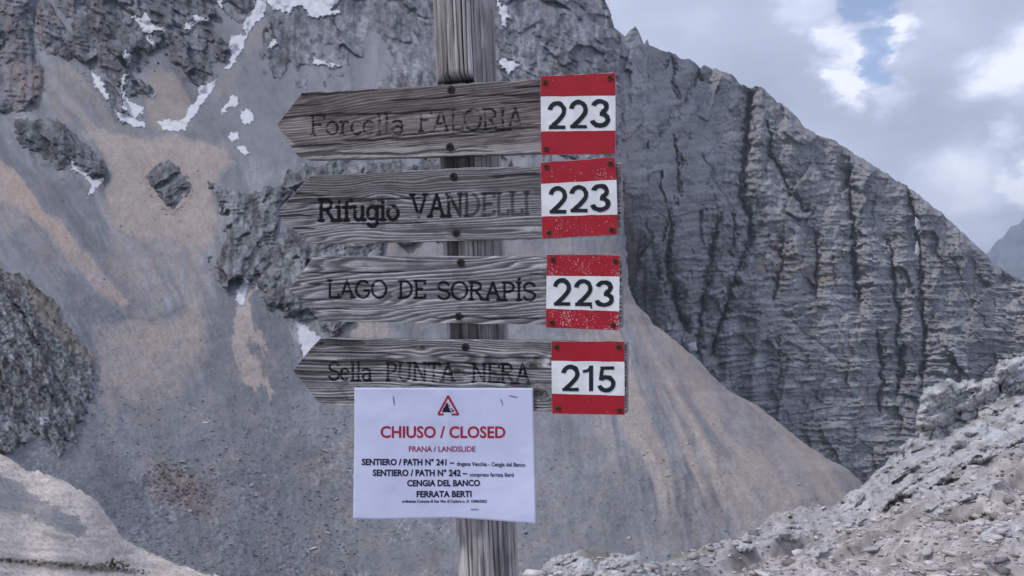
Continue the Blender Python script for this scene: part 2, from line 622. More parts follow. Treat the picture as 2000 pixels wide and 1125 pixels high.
def scree_h(PX, PY):
    _k2 = .62 * sstep(760, 260, PX)
    h = (1.5 - 1.1 * sstep(560, 760, PY)) * afbm((PX - _k2 * (PY - 300)) / 21 + .4 * fbm(PX / 50, PY / 50, 2, 2), PY / 170, 4, 5, .65) + .9 * fbm(PX / 14, PY / 14, 3, 1) + .45 * fbm(PX / 5, PY / 4.5, 2, 8) + 5 * fbm(PX / 150, PY / 150, 2, 3)
    d, q = pline(PX, PY + 5 * fbm(PX / 40, PX * 0, 2, 5), [(60, 180), (110, 228), (165, 255), (300, 266), (390, 262), (450, 285), (470, 310)])
    h += 7 * np.exp(-(d / 13) ** 2) + 8 * sstep(0, 45, PY - 262) * sstep(90, 45, PY - 262) * sstep(150, 200, PX) * sstep(480, 430, PX)
    d, q = pline(PX, PY + 3 * fbm(PX / 30, PX * 0, 2, 6), [(130, 560), (190, 600), (235, 615), (290, 617), (335, 608)])
    h += 6 * np.exp(-(d / 9) ** 2)
    d, q = pline(PX, PY, [(0, 300), (70, 370), (130, 440), (190, 520), (240, 585)])
    h += 6 * np.exp(-(d / 22) ** 2)
    rub = sstep(760, 960, PY)
    d1, d2, cid = worley(PX / 9, PY / 7, 3)
    rub = rub * np.clip(.45 + 1.1 * fbm(PX / 70, PY / 50, 3, 12), 0, 1.2)
    h += rub * 1.5 * (1 - d1) * (cid > .55) + rub * .7 * fbm(PX / 5, PY / 5, 2, 5) + 1.6 * fbm(PX / 34, PY / 22, 3, 8)
    # channels running down the cone
    ang = np.degrees(np.arctan2(PY - 420, PX - 1130))
    rr = np.hypot(PY - 420, PX - 1130)
    cone = sstep(950, 1150, PX) * sstep(480, 650, PY)
    h += cone * (2.0 * afbm(ang / 5 + 1.2 * fbm(rr / 160, ang / 9, 2, 3), rr / 260, 4, 6))
    return h


py = np.arange(-110, 1262, 2.7)
Cn = 715
PY = np.repeat(py[:, None], Cn, 1)
ee = edge_at(py)
u = np.linspace(0, 1, Cn)[None]
PX = -160 + u * (ee[:, None] + 160)
h = scree_h(PX, PY)
Db = Dbase(PX, PY)
D = Db - h * Db / F
wx = 16 * fbm(PX / 60, PY / 60, 4, 4)
wy = 16 * fbm(PX / 60, PY / 60, 4, 8)
grey = np.array([0.212, 0.216, 0.236])
tan = np.array([0.345, 0.300, 0.272])
_kk = .62 * sstep(760, 260, PX)
fl = afbm((PX - _kk * (PY - 300)) / 21 + .4 * fbm(PX / 50, PY / 50, 2, 2), PY / 170, 4, 5, .65)
C = np.ones(PX.shape + (3,)) * grey * (1 + .10 * fbm(PX / 90, PY / 90, 3, 9) + (.2 - .12 * sstep(640, 820, PY) * sstep(1250, 1000, PX)) * fl)[..., None]


_fine = fbm(PX / 9, PY / 9, 4, 14, .65)
_fine2 = afbm((PX - _kk * (PY - 300)) / 9, PY / 70, 3, 4, .6)


def zone(poly, rgb, a=1.0, s0=-5, s1=12, wa=1.0, brk=0.0, dirn=None):
    global C
    m = sstep(s0, s1, psdf(PX + wx * wa * .8, PY + wy * wa * .8, poly) + 3 * _fine + 3.5 * _fine2) * a * (1 - .12 * _fine)
    if brk:
        if dirn == 'v':
            nn = afbm(PX / 13, PY / 90, 3, 7)
        elif dirn == 'd':
            nn = afbm((PX - .8 * PY) / 18, (PY + .8 * PX) / 150, 3, 7)
        else:
            nn = fbm(PX / 22, PY / 22, 4, 7)
        m = m * np.clip(1 - brk * (.5 - nn), 0, 1)
    C = blend(C, m, rgb)


zone([(-160, 200), (0, 245), (60, 318), (130, 345), (172, 420), (222, 520), (245, 592), (205, 545), (168, 492), (122, 430), (78, 395), (45, 345), (0, 305), (-160, 250)], grey * .76, .8)
zone([(110, 205), (165, 248), (300, 258), (440, 276), (560, 330), (600, 260), (520, 200), (430, 190), (345, 245), (230, 228)], grey * .80, .75, -8, 14)
zone([(430, 560), (560, 610), (600, 760), (560, 800), (450, 800), (410, 700)], grey * .80, .7, -8, 20)
zone([(100, 520), (250, 600), (340, 600), (330, 618), (190, 622), (120, 600)], grey * .8, .7, -6, 12)
zone([(240, 800), (560, 800), (640, 900), (560, 1000), (300, 900)], grey * .86, .6, -20, 40)
zone([(70, 95), (130, 128), (190, 185), (235, 235), (290, 252), (200, 262), (120, 235), (95, 180)], tan * .93, .8, brk=.5, dirn='d')
zone([(160, 254), (300, 262), (400, 266), (455, 288), (472, 320), (430, 350), (415, 400), (430, 470), (395, 500), (350, 480), (300, 470), (215, 440), (200, 380), (225, 330), (205, 300)], tan * .98, 1.0, -6, 12)
zone([(170, 262), (300, 268), (440, 285), (450, 310), (300, 300), (190, 290)], (.36, .31, .27), .5, brk=.4)
zone([(285, 125), (345, 150), (378, 195), (368, 245), (300, 258), (280, 200)], tan * .9, .75)
zone([(498, 30), (525, 40), (505, 90), (480, 120), (465, 80)], tan * .85, .6)
zone([(430, 120), (460, 140), (450, 190), (420, 180)], tan * .8, .6)
zone([(-160, 250), (0, 305), (45, 345), (78, 395), (122, 430), (168, 492), (205, 545), (255, 600), (230, 604), (185, 570), (138, 522), (90, 455), (40, 410), (-160, 300)], (.385, .31, .265), .9, -3, 6, .5, .3, 'd')
zone([(-160, 350), (0, 370), (70, 440), (120, 510), (160, 560), (100, 520), (30, 450), (-160, 420)], tan, .5, -8, 16, .8, .7, 'd')
zone([(215, 440), (330, 460), (400, 470), (420, 620), (360, 640), (250, 600), (200, 520)], tan * .83, .6, -15, 30, 1, .9, 'v')
zone([(185, 625), (265, 622), (340, 612), (400, 560), (425, 640), (400, 740), (300, 800), (225, 785), (195, 720)], tan * .97, .85, -8, 24, 1, .35)
zone([(265, 622), (330, 615), (350, 680), (300, 740), (265, 700)], (.345, .28, .24), .5, -8, 24, 1, .5)
zone([(190, 700), (215, 720), (225, 850), (212, 850)], tan, .5, -4, 6, .3)
zone([(460, 600), (454, 675), (463, 707), (472, 742), (498, 762), (512, 752), (527, 777), (532, 766), (513, 721), (500, 700), (484, 675), (490, 658), (516, 700), (514, 684), (530, 690), (500, 636), (487, 610)], tan * 1.12, .95, -2, 3, .18)
zone([(497, 535), (468, 575), (462, 612), (490, 615), (482, 580), (500, 560)], tan * 1.25, .9, -2, 3, .3)
zone([(575, 618), (615, 650), (640, 700), (600, 700), (580, 660)], (.42, .40, .39), .8, -3, 5, .5)
zone([(690, 630), (760, 628), (760, 665), (650, 665)], tan * 1.1, .8, -3, 5, .3)
zone([(740, 440), (1060, 460), (1230, 470), (1230, 610), (1100, 620), (780, 620)], tan * .85, .55, -15, 30, 1, .5)
zone([(290, 890), (360, 880), (440, 940), (430, 1000), (360, 1010), (300, 960)], (.19, .14, .125), .55, -15, 25, 1, .8)
zone([(380, 760), (560, 900), (640, 1000), (500, 1125), (640, 1130), (700, 900)], tan * .8, .4, -10, 40, 1.5, .8)
# the debris cone on the right of the post
ang = np.degrees(np.arctan2(PY - 420, PX - 1130))
rr = np.hypot(PY - 420, PX - 1130)
stk = afbm(ang / 2.3 + 1.3 * fbm(rr / 190, ang / 9, 2, 3), rr / 330, 4, 11)
stk2 = afbm(ang / 6.5, rr / 500, 2, 6)
cone = psdf(PX, PY, [(1180, 480), (1241, 560), (1900, 930), (1900, 1000), (1560, 1020), (1480, 1060), (1400, 1160), (1200, 900), (1130, 700)])
stk3 = afbm(ang / .9 + .5 * fbm(rr / 90, ang / 4, 2, 3), rr / 150, 3, 5, .6)
C *= (1 + .2 * stk3 * sstep(-50, 60, cone))[..., None]
m = sstep(-50, 60, cone) * np.clip(.52 + .55 * stk + .35 * stk2 + .35 * sstep(60, 37, ang), 0, 1)
C = blend(C, m, tan * 1.02)
C = blend(C, sstep(0, 40, cone) * .35 * sstep(.35, .9, stk) * sstep(200, 400, rr), tan * 1.2)
C = blend(C, .7 * sstep(-10, 30, psdf(PX, PY, [(1300, 740), (1350, 760), (1480, 880), (1420, 920), (1330, 850)])) * np.clip(.6 - stk, 0, 1), grey * .8)
# speckle of stones
rub = sstep(720, 1000, PY)
d1, d2, cid = worley(PX / 7, PY / 6, 6)
rub = rub * sstep(1250, 700, PX) * np.clip(.45 + 1.1 * fbm(PX / 70, PY / 50, 3, 12), 0, 1.2)
C = blend(C, .22 * sstep(.0, .9, fbm(PX / 38, PY / 30, 4, 10)), tan)
C *= (1 + .07 * fbm(PX / 26, PY / 20, 4, 1))[..., None]
C *= (1 + (rub * .5 + .05) * ((cid > .72) * sstep(.45, .2, d1)) * 1.0 - .22 * rub * (cid < .2) * sstep(.5, .2, d1))[..., None]
C *= (1 + .15 * fbm(PX / 5, PY / 5, 3, 3) * (.6 + .5 * rub))[..., None]
# a brighter upper slope with snow melt streaks
zone([(400, -110), (980, -110), (980, 330), (560, 330), (480, 300), (400, 240)], grey * 1.12, .5, -20, 30, 1, .4)
e1 = ee[:, None]
PX2 = np.hstack([PX, e1 - 6, e1 - 70])
PY2 = np.hstack([PY, PY[:, :2]])
D2 = np.hstack([D, D[:, -1:] + 40, D[:, -1:] + 260])
C2 = np.concatenate([C, C[:, -1:], C[:, -1:]], 1)
tag(sheet('scree_slope', PX2[:, ::-1], PY2[:, ::-1], D2[:, ::-1], C2[:, ::-1], M_SCREE), kind='structure')


# ------------------------------------------------------------------ rock that stands out of the scree
LAYERS = []


def outcrop(name, poly, step, bulge, rough_fn, colour_fn, warp=6, mat=M_CLIFF, soft=22, wl=18, fray=4):
    xs = [p[0] for p in poly]
    ys = [p[1] for p in poly]
    PX, PY = ground_grid(min(xs) - 14, max(xs) + 14, min(ys) - 14, max(ys) + 14, step)
    wx = warp * fbm(PX / wl, PY / wl, 4, 12)
    wy = warp * fbm(PX / wl, PY / wl, 4, 3)
    sd = psdf(PX + wx, PY + wy, poly) + fray * (fbm(PX / 22, PY / 30, 4, 7) - .15)
    Db = Dbase(PX, PY)
    lift = bulge * np.where(sd > 0, 1 - np.exp(-np.clip(sd, 0, None) / soft), sd / soft * 2.2)
    # stay within the slope's own silhouette
    inside = sstep(0, 10, np.interp(PY, EY, EX) - PX)
    h = scree_h(PX, PY) + lift + rough_fn(PX, PY) * sstep(-2, 9, sd)
    D = Db - h * Db / F
    C = colour_fn(PX, PY, sd)
    mask = (sd > -9) & (PX < np.interp(PY, EY, EX) - 1)
    LAYERS.append((PX[0, 0], PY[0, 0], step, np.where(mask, D, 1e9)))
    return sheet(name, PX, PY, D, C, mat, mask)


def rough_jag(k=1.0, rot=0.7, wl=17):
    def f(PX, PY):
        c, s = math.cos(rot), math.sin(rot)
        a, b = PX * c + PY * s, -PX * s + PY * c
        w = 6 * fbm(PX / 30, PY / 30, 3, 5)
        return k * crag(PX, PY, 3, wl * 2.6, 2.0, rot, 4) + k * .45 * terrace(PX * c - PY * s, PX * s * .6 + PY, 10, 5, 1.0) + k * .4 * terrace(PX, PX * .4 + PY + w, 5, 7, 1.0) + k * .25 * (7.5 * ridged((a + w) / wl, (b + w) / (wl * 3.2), 3, 3, .6) + 6.5 * ridged((PX + w) / 15, PY / 19, 4, 8, .6)
                    + 2.4 * fbm(PX / 5, PY / 5, 2, 6))
    return f


def rock_col(base, var=.16, stain=None):
    base = np.array(base)

    def f(PX, PY, sd):
        t = 1 + 1.3 * var * fbm(PX / 10, PY / 14, 4, 3, .7) + var * .9 * fbm(PX / 60, PY / 60, 3, 9)
        t = np.clip(t, .4, 1.8) * (1 - .35 * sstep(.15, .7, afbm(PX / 9, PY / 45, 4, 6)))
        C = base[None, None] * t[..., None]
        if stain is not None:
            m = .6 * sstep(.25, .9, afbm(PX / 18, PY / 70, 3, 10))
            C = blend(C, m, stain)
        return C
    return f


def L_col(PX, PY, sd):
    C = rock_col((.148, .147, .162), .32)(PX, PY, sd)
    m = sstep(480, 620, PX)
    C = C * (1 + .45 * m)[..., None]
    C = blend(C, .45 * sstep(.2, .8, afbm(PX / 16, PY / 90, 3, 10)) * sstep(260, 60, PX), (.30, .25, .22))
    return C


def L_rough(PX, PY):
    k = 1.55 - 1.0 * sstep(400, 560, PX) + .55 * sstep(930, 1010, PX)
    return k * rough_jag(1.0, -.75, 16)(PX, PY) * .8 + 6 * ridged((PX - .3 * PY) / 90, PY / 130, 2, 4)


# the big head wall of the cirque
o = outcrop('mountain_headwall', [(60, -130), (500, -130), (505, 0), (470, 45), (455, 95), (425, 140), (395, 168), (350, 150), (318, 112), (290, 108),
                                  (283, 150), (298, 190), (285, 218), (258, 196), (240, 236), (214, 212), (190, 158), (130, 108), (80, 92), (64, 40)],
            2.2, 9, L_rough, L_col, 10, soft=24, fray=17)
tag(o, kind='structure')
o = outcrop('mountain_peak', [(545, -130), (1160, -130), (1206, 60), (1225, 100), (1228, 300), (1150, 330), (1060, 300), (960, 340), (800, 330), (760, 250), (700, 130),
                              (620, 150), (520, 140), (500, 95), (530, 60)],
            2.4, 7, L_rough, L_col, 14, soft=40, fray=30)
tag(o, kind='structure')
o = outcrop('cliff', [(-170, -130), (66, -130), (70, 60), (82, 130), (86, 198), (60, 214), (30, 222), (-170, 222)],
            2.2, 24, rough_jag(1.3, -.1, 15), rock_col((.185, .18, .195), .2, (.27, .205, .17)), 5, soft=14)
tag(o, kind='structure')

o = outcrop('rock_outcrop', [(284, 345), (309, 317), (331, 312), (355, 334), (376, 355), (367, 380), (350, 400), (337, 413), (317, 394), (300, 370)],
            1.6, 15, rough_jag(.95, 1.1, 13), rock_col((.14, .142, .152), .3), 3, soft=9, wl=10, fray=3)
tag(o, 'small heart-shaped dark rock outcrop alone in the tan scree', 'rock outcrop')
o = outcrop('rock_outcrop', [(21, 242), (43, 228), (64, 231), (92, 228), (117, 242), (149, 263), (185, 295), (210, 316), (214, 341), (199, 353),
                             (174, 345), (156, 331), (134, 316), (121, 334), (100, 327), (71, 302), (46, 284), (28, 260)],
            1.8, 14, rough_jag(1.05, -.8, 14), rock_col((.145, .147, .158), .3), 4, soft=10, wl=11, fray=5)
tag(o, 'long dark rock outcrop sloping down right below the left cliff', 'rock outcrop')
o = outcrop('rock_outcrop', [(395, 505), (430, 465), (446, 425), (410, 390), (398, 342), (440, 366), (540, 372), (572, 322), (700, 305), (880, 318), (960, 330), (960, 350),
                             (860, 480), (760, 480), (735, 500), (700, 560), (690, 630), (665, 660), (620, 650), (590, 622), (562, 622), (520, 592),
                             (496, 545), (478, 560), (462, 545), (446, 575), (425, 545)],
            2.0, 16, rough_jag(1.0, .3, 18), rock_col((.175, .178, .188), .36), 8, soft=14, fray=9)
tag(o, 'wide broken rock band behind the tips of the wooden boards', 'rock outcrop')


def green_col(PX, PY, sd):
    C = rock_col((.23, .235, .25), .25)(PX, PY, sd)
    ww = 10 * fbm(PX / 20, PY / 20, 3, 4)
    edge = sstep(60, 10, sd + ww) * sstep(700, 560, PY - .3 * PX)
    g = np.maximum(edge, .75 * sstep(.05, .5, fbm(PX / 24, PY / 34, 4, 13) + .1))
    g = np.maximum(g, sstep(600, 520, PY - .2 * PX) * .8)
    C = blend(C, .7 * g, (.10, .10, .08))
    C = blend(C, .4 * sstep(.35, .8, fbm(PX / 11, PY / 11, 3, 5)), (.2, .18, .165))
    C = C * np.clip(.86 + .55 * fbm(PX / 4.2, PY / 4.2, 2, 2) + .4 * afbm((PX - .4 * PY) / 7, (PY + .4 * PX) / 30, 3, 11), .3, 1.9)[..., None]
    C = blend(C, .7 * sstep(14, 2, np.abs(psdf(PX, PY, [(60, 570), (120, 620), (190, 720), (120, 660), (80, 620)]) - 4)), (.26, .22, .19))
    C = blend(C, sstep(-6, 10, psdf(PX + ww, PY + ww, [(30, 850), (60, 820), (70, 850), (110, 870), (40, 900)])), (.25, .25, .26))
    return C


def green_rough(PX, PY):
    w = 8 * fbm(PX / 30, PY / 30, 3, 5)
    r = .6 * crag(PX, PY, 6, 40, 3.2, -.6, 4) + .35 * 6 * ridged((PX + .5 * PY + w) / 26, (PY - .4 * PX + w) / 46, 3, 3) + 1.6 * ridged((PX + w) / 11, PY / 12, 3, 8) + 1.6 * fbm(PX / 4, PY / 4, 2, 6)
    return r


o = outcrop('rock_knoll', [(-170, 440), (-60, 490), (0, 517), (40, 540), (76, 566), (100, 588), (125, 622), (155, 665), (176, 700), (190, 745), (186, 790),
                           (165, 830), (140, 870), (120, 892), (95, 870), (75, 850), (50, 880), (0, 890), (-170, 900)],
            1.8, 24, green_rough, green_col, 4, soft=40, wl=14, fray=5)
tag(o, 'rounded rock knoll with dark grassy streaks at the left edge', 'rock outcrop')

# ------------------------------------------------------------------ snow
K = 2.813
SN = [
    ('long snow gully running down from the top of the wall', [(1410, -60), (1405, 50), (1370, 90), (1340, 140), (1350, 190), (1270, 200), (1265, 250), (1275, 280), (1260, 340), (1235, 385), (1262, 387), (1290, 340), (1330, 280), (1362, 180), (1440, 100), (1465, 50), (1450, -60)]),
    ('broad scalloped snowfield at the top edge left of the post', [(1460, -60), (1468, 8), (1500, 40), (1550, 70), (1600, 60), (1630, 28), (1665, 28), (1695, 80), (1720, 97), (1800, 84), (1868, 74), (1868, 64), (1800, 58), (1850, 20), (1910, -60)]),
    ('curved snow tongue at the foot of the long gully', [(1190, 440), (1130, 470), (1085, 490), (1100, 520), (1080, 560), (1040, 580), (1020, 640), (990, 662), (900, 656), (862, 668), (900, 712), (960, 717), (1022, 712), (1047, 655), (1085, 620), (1122, 555), (1165, 500)]),
    ('thin snow streak left of the other streaks beside the tan slope', [(503, 385), (545, 420), (562, 460), (582, 500), (604, 556), (570, 530), (538, 490), (513, 460)]),
    ('branching snow streak between dark rocks on the left wall', [(700, 405), (680, 455), (665, 490), (700, 540), (735, 575), (792, 592), (786, 622), (738, 655), (700, 615), (668, 585), (690, 568), (672, 520), (664, 480), (662, 440)]),
    ('flat snow streak lying along the lip of the tan hollow', [(635, 615), (720, 640), (802, 676), (804, 702), (730, 692), (668, 662)]),
    ('star-shaped snow patch high on the left wall', [(733, 95), (785, 108), (800, 72), (835, 130), (852, 152), (905, 160), (862, 167), (828, 178), (825, 195), (812, 182), (780, 160)]),
    ('small snow wedge just below the star-shaped patch', [(815, 205), (852, 236), (842, 260), (808, 222)]),
    ('small upright snow fleck above the branching streak', [(690, 275), (714, 308), (700, 352), (678, 320)]),
    ('hooked snow patch beside the lower snow tongue', [(1275, 512), (1307, 528), (1314, 570), (1290, 592), (1262, 580), (1222, 628), (1212, 615), (1250, 560)]),
    ('rounded snow patch left of the top board tip', [(1328, 606), (1372, 598), (1404, 662), (1350, 684), (1320, 650)]),
    ('small round snow patch below the rounded one', [(1268, 726), (1302, 728), (1318, 760), (1280, 784), (1258, 755)]),
    ('oval snow patch lowest in the chain of patches', [(1296, 798), (1342, 803), (1372, 842), (1340, 853)]),
    ('thin snow dash above the top board, left one of two', [(1715, 320), (1800, 342), (1806, 362), (1730, 353)]),
    ('thin snow dash above the top board, right one of two', [(1815, 343), (1875, 362), (1806, 370)]),
    ('tiny slanted snow fleck right of the long gully', [(1505, 215), (1520, 230), (1490, 270), (1472, 262)]),
    ('small snow fleck at upper middle of the wall', [(1062, 82), (1100, 92), (1135, 110), (1080, 128)]),
    ('tiny snow fleck left below the upper middle one', [(1018, 140), (1060, 138), (1050, 160), (1022, 158)]),
    ('tiny snow fleck at the top edge', [(1198, -30), (1224, -20), (1222, 42), (1205, 30)]),
    ('tiny snow fleck in the tan pocket', [(815, 522), (862, 505), (840, 545)]),
    ('snow strip under the long dark outcrop', [(398, 890), (440, 925), (505, 985), (576, 988), (540, 1030), (500, 1070), (478, 1100), (505, 1020), (450, 955), (390, 935)]),
]
SN = [(a, [(x / K, y / K) for x, y in p]) for a, p in SN]
SN += [('forked snow patch high right of the post', [(967, -12), (974, -8), (978, 17), (988, 13), (994, 26), (998, 35), (991, 33), (989, 54), (982, 48), (977, 30)]),
       ('bat-shaped snow patch right of the post above the first board', [(972, 121), (986, 115), (1001, 124), (1018, 123), (1008, 131), (999, 137), (996, 147), (988, 136), (980, 129)]),
       ('small snow patch at the foot of the rock band', [(462, 566), (478, 545), (486, 552), (480, 575), (474, 600), (464, 596)]),
       ('snow smear at the tip of the lowest board', [(578, 622), (612, 648), (634, 664), (615, 690), (592, 700), (584, 660)])]
for lab, poly in SN:
    xs = [p[0] for p in poly]
    ys = [p[1] for p in poly]
    PX, PY = ground_grid(min(xs) - 6, max(xs) + 6, min(ys) - 6, max(ys) + 6, 1.6)
    sd = psdf(PX + 2.8 * fbm(PX / 6, PY / 6, 4, 2, .65), PY + 2.8 * fbm(PX / 6, PY / 6, 4, 6, .65), poly)
    sd += .6
    # lie on whatever rock or scree is under the patch: its local upper envelope, smoothed
    Db = Dbase(PX, PY)
    D = Db - scree_h(PX, PY) * Db / F
    for (lx, ly, ls, LD) in LAYERS:
        ix = np.round((PX - lx) / ls).astype(int)
        iy = np.round((PY - ly) / ls).astype(int)
        for oy in (-1, 0, 1):
            for ox in (-1, 0, 1):
                jx, jy = ix + ox, iy + oy
                ok = (jx >= 0) & (jy >= 0) & (jx < LD.shape[1]) & (jy < LD.shape[0])
                D = np.minimum(D, np.where(ok, LD[np.clip(jy, 0, LD.shape[0] - 1), np.clip(jx, 0, LD.shape[1] - 1)], 1e9))
    for _ in range(4):
        Dp = np.pad(D, 1, mode='edge')
        D = np.minimum(D, (Dp[1:-1, 1:-1] * 2 + Dp[:-2, 1:-1] + Dp[2:, 1:-1] + Dp[1:-1, :-2] + Dp[1:-1, 2:]) / 6)
    D = D - (1.0 + .5 * np.sqrt(np.clip(sd, 0, None)) - 9 * np.clip(-sd, 0, 1)) * Db / F
    C = np.ones(PX.shape + (3,)) * np.array([.62, .63, .66]) * (1 + .05 * fbm(PX / 9, PY / 9, 3, 4))[..., None]
    C = blend(C, .3 * sstep(.3, .9, fbm(PX / 12, PY / 5, 3, 8)), (.4, .38, .36))
    C = blend(C, .55 * sstep(2.2, -.5, sd + 1.2 * fbm(PX / 4, PY / 4, 2, 3)), (.36, .35, .36))
    o = sheet('snow_patch', PX, PY, D, C, M_SNOW, sd > -1.0)
    tag(o, lab, 'snow patch', 'snow patches on the mountain')


def cliff_depth(x, y):
    i = int(round((x - CD[0][0]) / 2))
    j = int(np.argmin(np.abs(CD[1][:, i] - y)))
    return CD[2][max(j - 4, 0):j + 5, max(i - 4, 0):i + 5].min()


for lab, poly in [('narrow snow sliver in a gully of the right-hand cliff, upper one', [(1788, 424), (1794, 430), (1797, 446), (1792, 450), (1787, 440)]),
                  ('narrow snow sliver in a gully of the right-hand cliff, lower one', [(1791, 470), (1796, 486), (1793, 500), (1785, 498), (1789, 484)]),
                  ('pale snow wedge at the foot of the right-hand cliff', [(1342, 672), (1358, 668), (1362, 684), (1348, 686)])]:
    xs = [p[0] for p in poly]
    ys = [p[1] for p in poly]
    PX, PY = ground_grid(min(xs) - 3, max(xs) + 3, min(ys) - 3, max(ys) + 3, 1.0)
    sd = psdf(PX + fbm(PX / 4, PY / 4, 2, 2), PY, poly)
    dd = cliff_depth(sum(xs) / len(xs), sum(ys) / len(ys)) - 1
    D = dd - .8 * np.sqrt(np.clip(sd, 0, None))
    C = np.ones(PX.shape + (3,)) * np.array([.6, .61, .64])
    tag(sheet('snow_patch', PX, PY, D, C, M_SNOW, sd > 0), lab, 'snow patch', 'snow patches on the mountain')

# ------------------------------------------------------------------ pale path spur at the lower left
px = np.arange(-260, 520, 2.2)
crest = np.interp(px, [-260, -100, 0, 52, 108, 140, 192, 217, 245, 297, 350, 420, 520], [800, 850, 887, 918, 929, 946, 981, 1016, 1055, 1080, 1104, 1123, 1160])
crest0 = np.convolve(np.pad(crest, 12, mode='edge'), np.ones(25) / 25, 'valid')
crest = crest + 3.2 * fbm(px / 18, px * 0, 5, 6, .65)
R = 190
v = np.linspace(0, 1, R)[:, None]
PX = np.repeat(px[None], R, 0)
PY = crest[None] + v * (1320 - crest)[None]
wx = 8 * fbm(PX / 30, PY / 20, 3, 4)
D0 = 52 * (crest0[None] - 562.5 + 0) / (PY - 562.5) * np.interp(PX, [-260, 0, 420], [.9, 1, 1.1])
h = 1.6 * fbm(PX / 60, PY / 26, 3, 2) + .9 * fbm(PX / 9, PY / 5, 4, 5, .6)
gp = psdf(PX + wx, PY + wx * .4, [(-200, 880), (0, 923), (35, 938), (70, 965), (115, 990), (154, 1011), (165, 1030), (150, 1049), (115, 1038), (52, 1010), (0, 996), (-200, 960)])
h -= 2.5 * sstep(-6, 10, gp)
D = D0 - h * D0 / F
D = np.where(v < .001, D0, D)
C = np.ones(PX.shape + (3,)) * np.array([.68, .60, .535]) * (1 + .10 * fbm(PX / 50, PY / 12, 4, 6))[..., None]
C = blend(C, .9 * sstep(-2, 4, gp + 5 * fbm(PX / 9, PY / 6, 4, 3)), (.27, .275, .28))
g2 = psdf(PX + wx, PY + wx * .3, [(-200, 1080), (0, 1088), (60, 1092), (160, 1098), (225, 1104), (285, 1122), (180, 1118), (60, 1106), (0, 1102), (-200, 1100)])
C = blend(C, .8 * sstep(-3, 4, g2 + 2 * fbm(PX / 10, PY / 4, 3, 4)), (.13, .12, .085))
g3 = psdf(PX + wx, PY + wx * .3, [(75, 1034), (140, 1050), (120, 1058), (80, 1044)])
C = blend(C, .6 * sstep(-3, 3, g3), (.22, .21, .19))
C = blend(C, .4 * sstep(.2, .7, afbm(PX / 60, PY / 5, 3, 3)), (.36, .34, .32))
d1, d2, cid = worley(PX / 6, PY / 4, 2)
C *= (1 - .4 * (cid > .82) * sstep(.4, .15, d1) + .13 * fbm(PX / 9, PY / 4, 4, 9, .7))[..., None]
C = blend(C, .45 * sstep(.25, .8, fbm(PX / 40, PY / 14, 4, 13, .65)), (.44, .40, .37))
PX2 = np.vstack([PX[:1], PX[:1], PX])
PY2 = np.vstack([PY[:1] + 300, PY[:1] + 40, PY])
D2 = np.vstack([D[:1] + 90, D[:1] + 10, D])
C2 = np.concatenate([C[:1], C[:1], C])
tag(sheet('path', PX2, PY2, D2, C2, M_PATH), kind='structure')
PATH = (px, PY, D)

# ------------------------------------------------------------------ near ground: one sheet all round the camera
CR = [(-2400, 1900, 3.5), (-800, 1450, 3.6), (0, 1300, 3.6), (600, 1250, 3.9), (900, 1180, 4.6), (1000, 1140, 5.4), (1050, 1118, 6.0), (1090, 1100, 6.3), (1150, 1096, 6.4), (1240, 1100, 6.6),
      (1290, 1116, 7.0), (1340, 1104, 7.4), (1390, 1090, 8), (1480, 1048, 9), (1560, 1016, 9.5), (1640, 988, 10), (1700, 962, 10.5),
      (1740, 925, 11), (1800, 880, 11.5), (1850, 850, 12), (1900, 830, 12.3), (1960, 805, 12.7), (2000, 790, 13), (2200, 720, 14.5), (3000, 640, 17), (6000, 600, 12)]
a_c = np.array([math.atan((p[0] - 1000) / F) for p in CR])
r_c = np.array([p[2] / math.cos(math.atan((p[0] - 1000) / F)) for p in CR])
z_c = np.array([CZ - (p[1] - HY) / F * p[2] for p in CR])
a_c = np.concatenate([[-math.pi], a_c, [math.pi]])
r_c = np.concatenate([[14], r_c, [14]])
z_c = np.concatenate([[1.0], z_c, [1.0]])


def ground_z(A, Rr):
    rc = np.interp(A, a_c, r_c)
    zc = np.interp(A, a_c, z_c)
    t = np.clip((Rr - .8) / (rc - .8), 0, 1)
    z = zc * (t ** 1.15)
    return z, t, rc, zc


def near_disp(X, Y, t):
    d1, d2, cid = worley(X * 5.0, Y * 5.0, 3)
    e1, e2, cid2 = worley(X * 8, Y * 8, 6)
    k = sstep(.0, .35, t)
    big = .05 * fbm(X * 1.3, Y * 1.3, 3, 4)
    cx = X * .86 + Y * .5
    cy = -X * .5 + Y * .86
    led = .10 * sstep(-.1, .25, vn(cx * .55, cy * 2.2, 9)) * k
    return k * (big + .05 * ridged(cx * .9, cy * 2.4, 3, 5) + .05 * (1 - d1) * (cid > .6) + .014 * (1 - e1) * (cid2 > .4) + .030 * afbm(cx * 2.6, cy * 5, 3, 2, .55)) + led


aa = np.concatenate([np.linspace(-math.pi, math.atan(-1000 / F) - .05, 60), np.linspace(math.atan(-1000 / F), math.atan(20 / F), 70),
                     np.arctan((np.arange(1024, 2080, 2.8) - 1000) / F), np.linspace(math.atan(1100 / F), math.pi, 70)])
nr = 330
q = np.linspace(0, 1, nr)[:, None]
rc = np.interp(aa, a_c, r_c)[None]
near = np.where((aa > -.65) & (aa < .7), 3.0, .4)[None]
Rr = 1 / (1 / near + q * (1 / rc - 1 / near))
Rr = np.vstack([np.full((1, len(aa)), .02), np.full((1, len(aa)), .8), np.full((1, len(aa)), 1.6) * np.minimum(1, near), Rr])
A = np.repeat(aa[None], Rr.shape[0], 0)
Z, t, _, _ = ground_z(A, Rr)
X, Y = Rr * np.sin(A), Rr * np.cos(A)
Z = Z + near_disp(X, Y, t) - .03
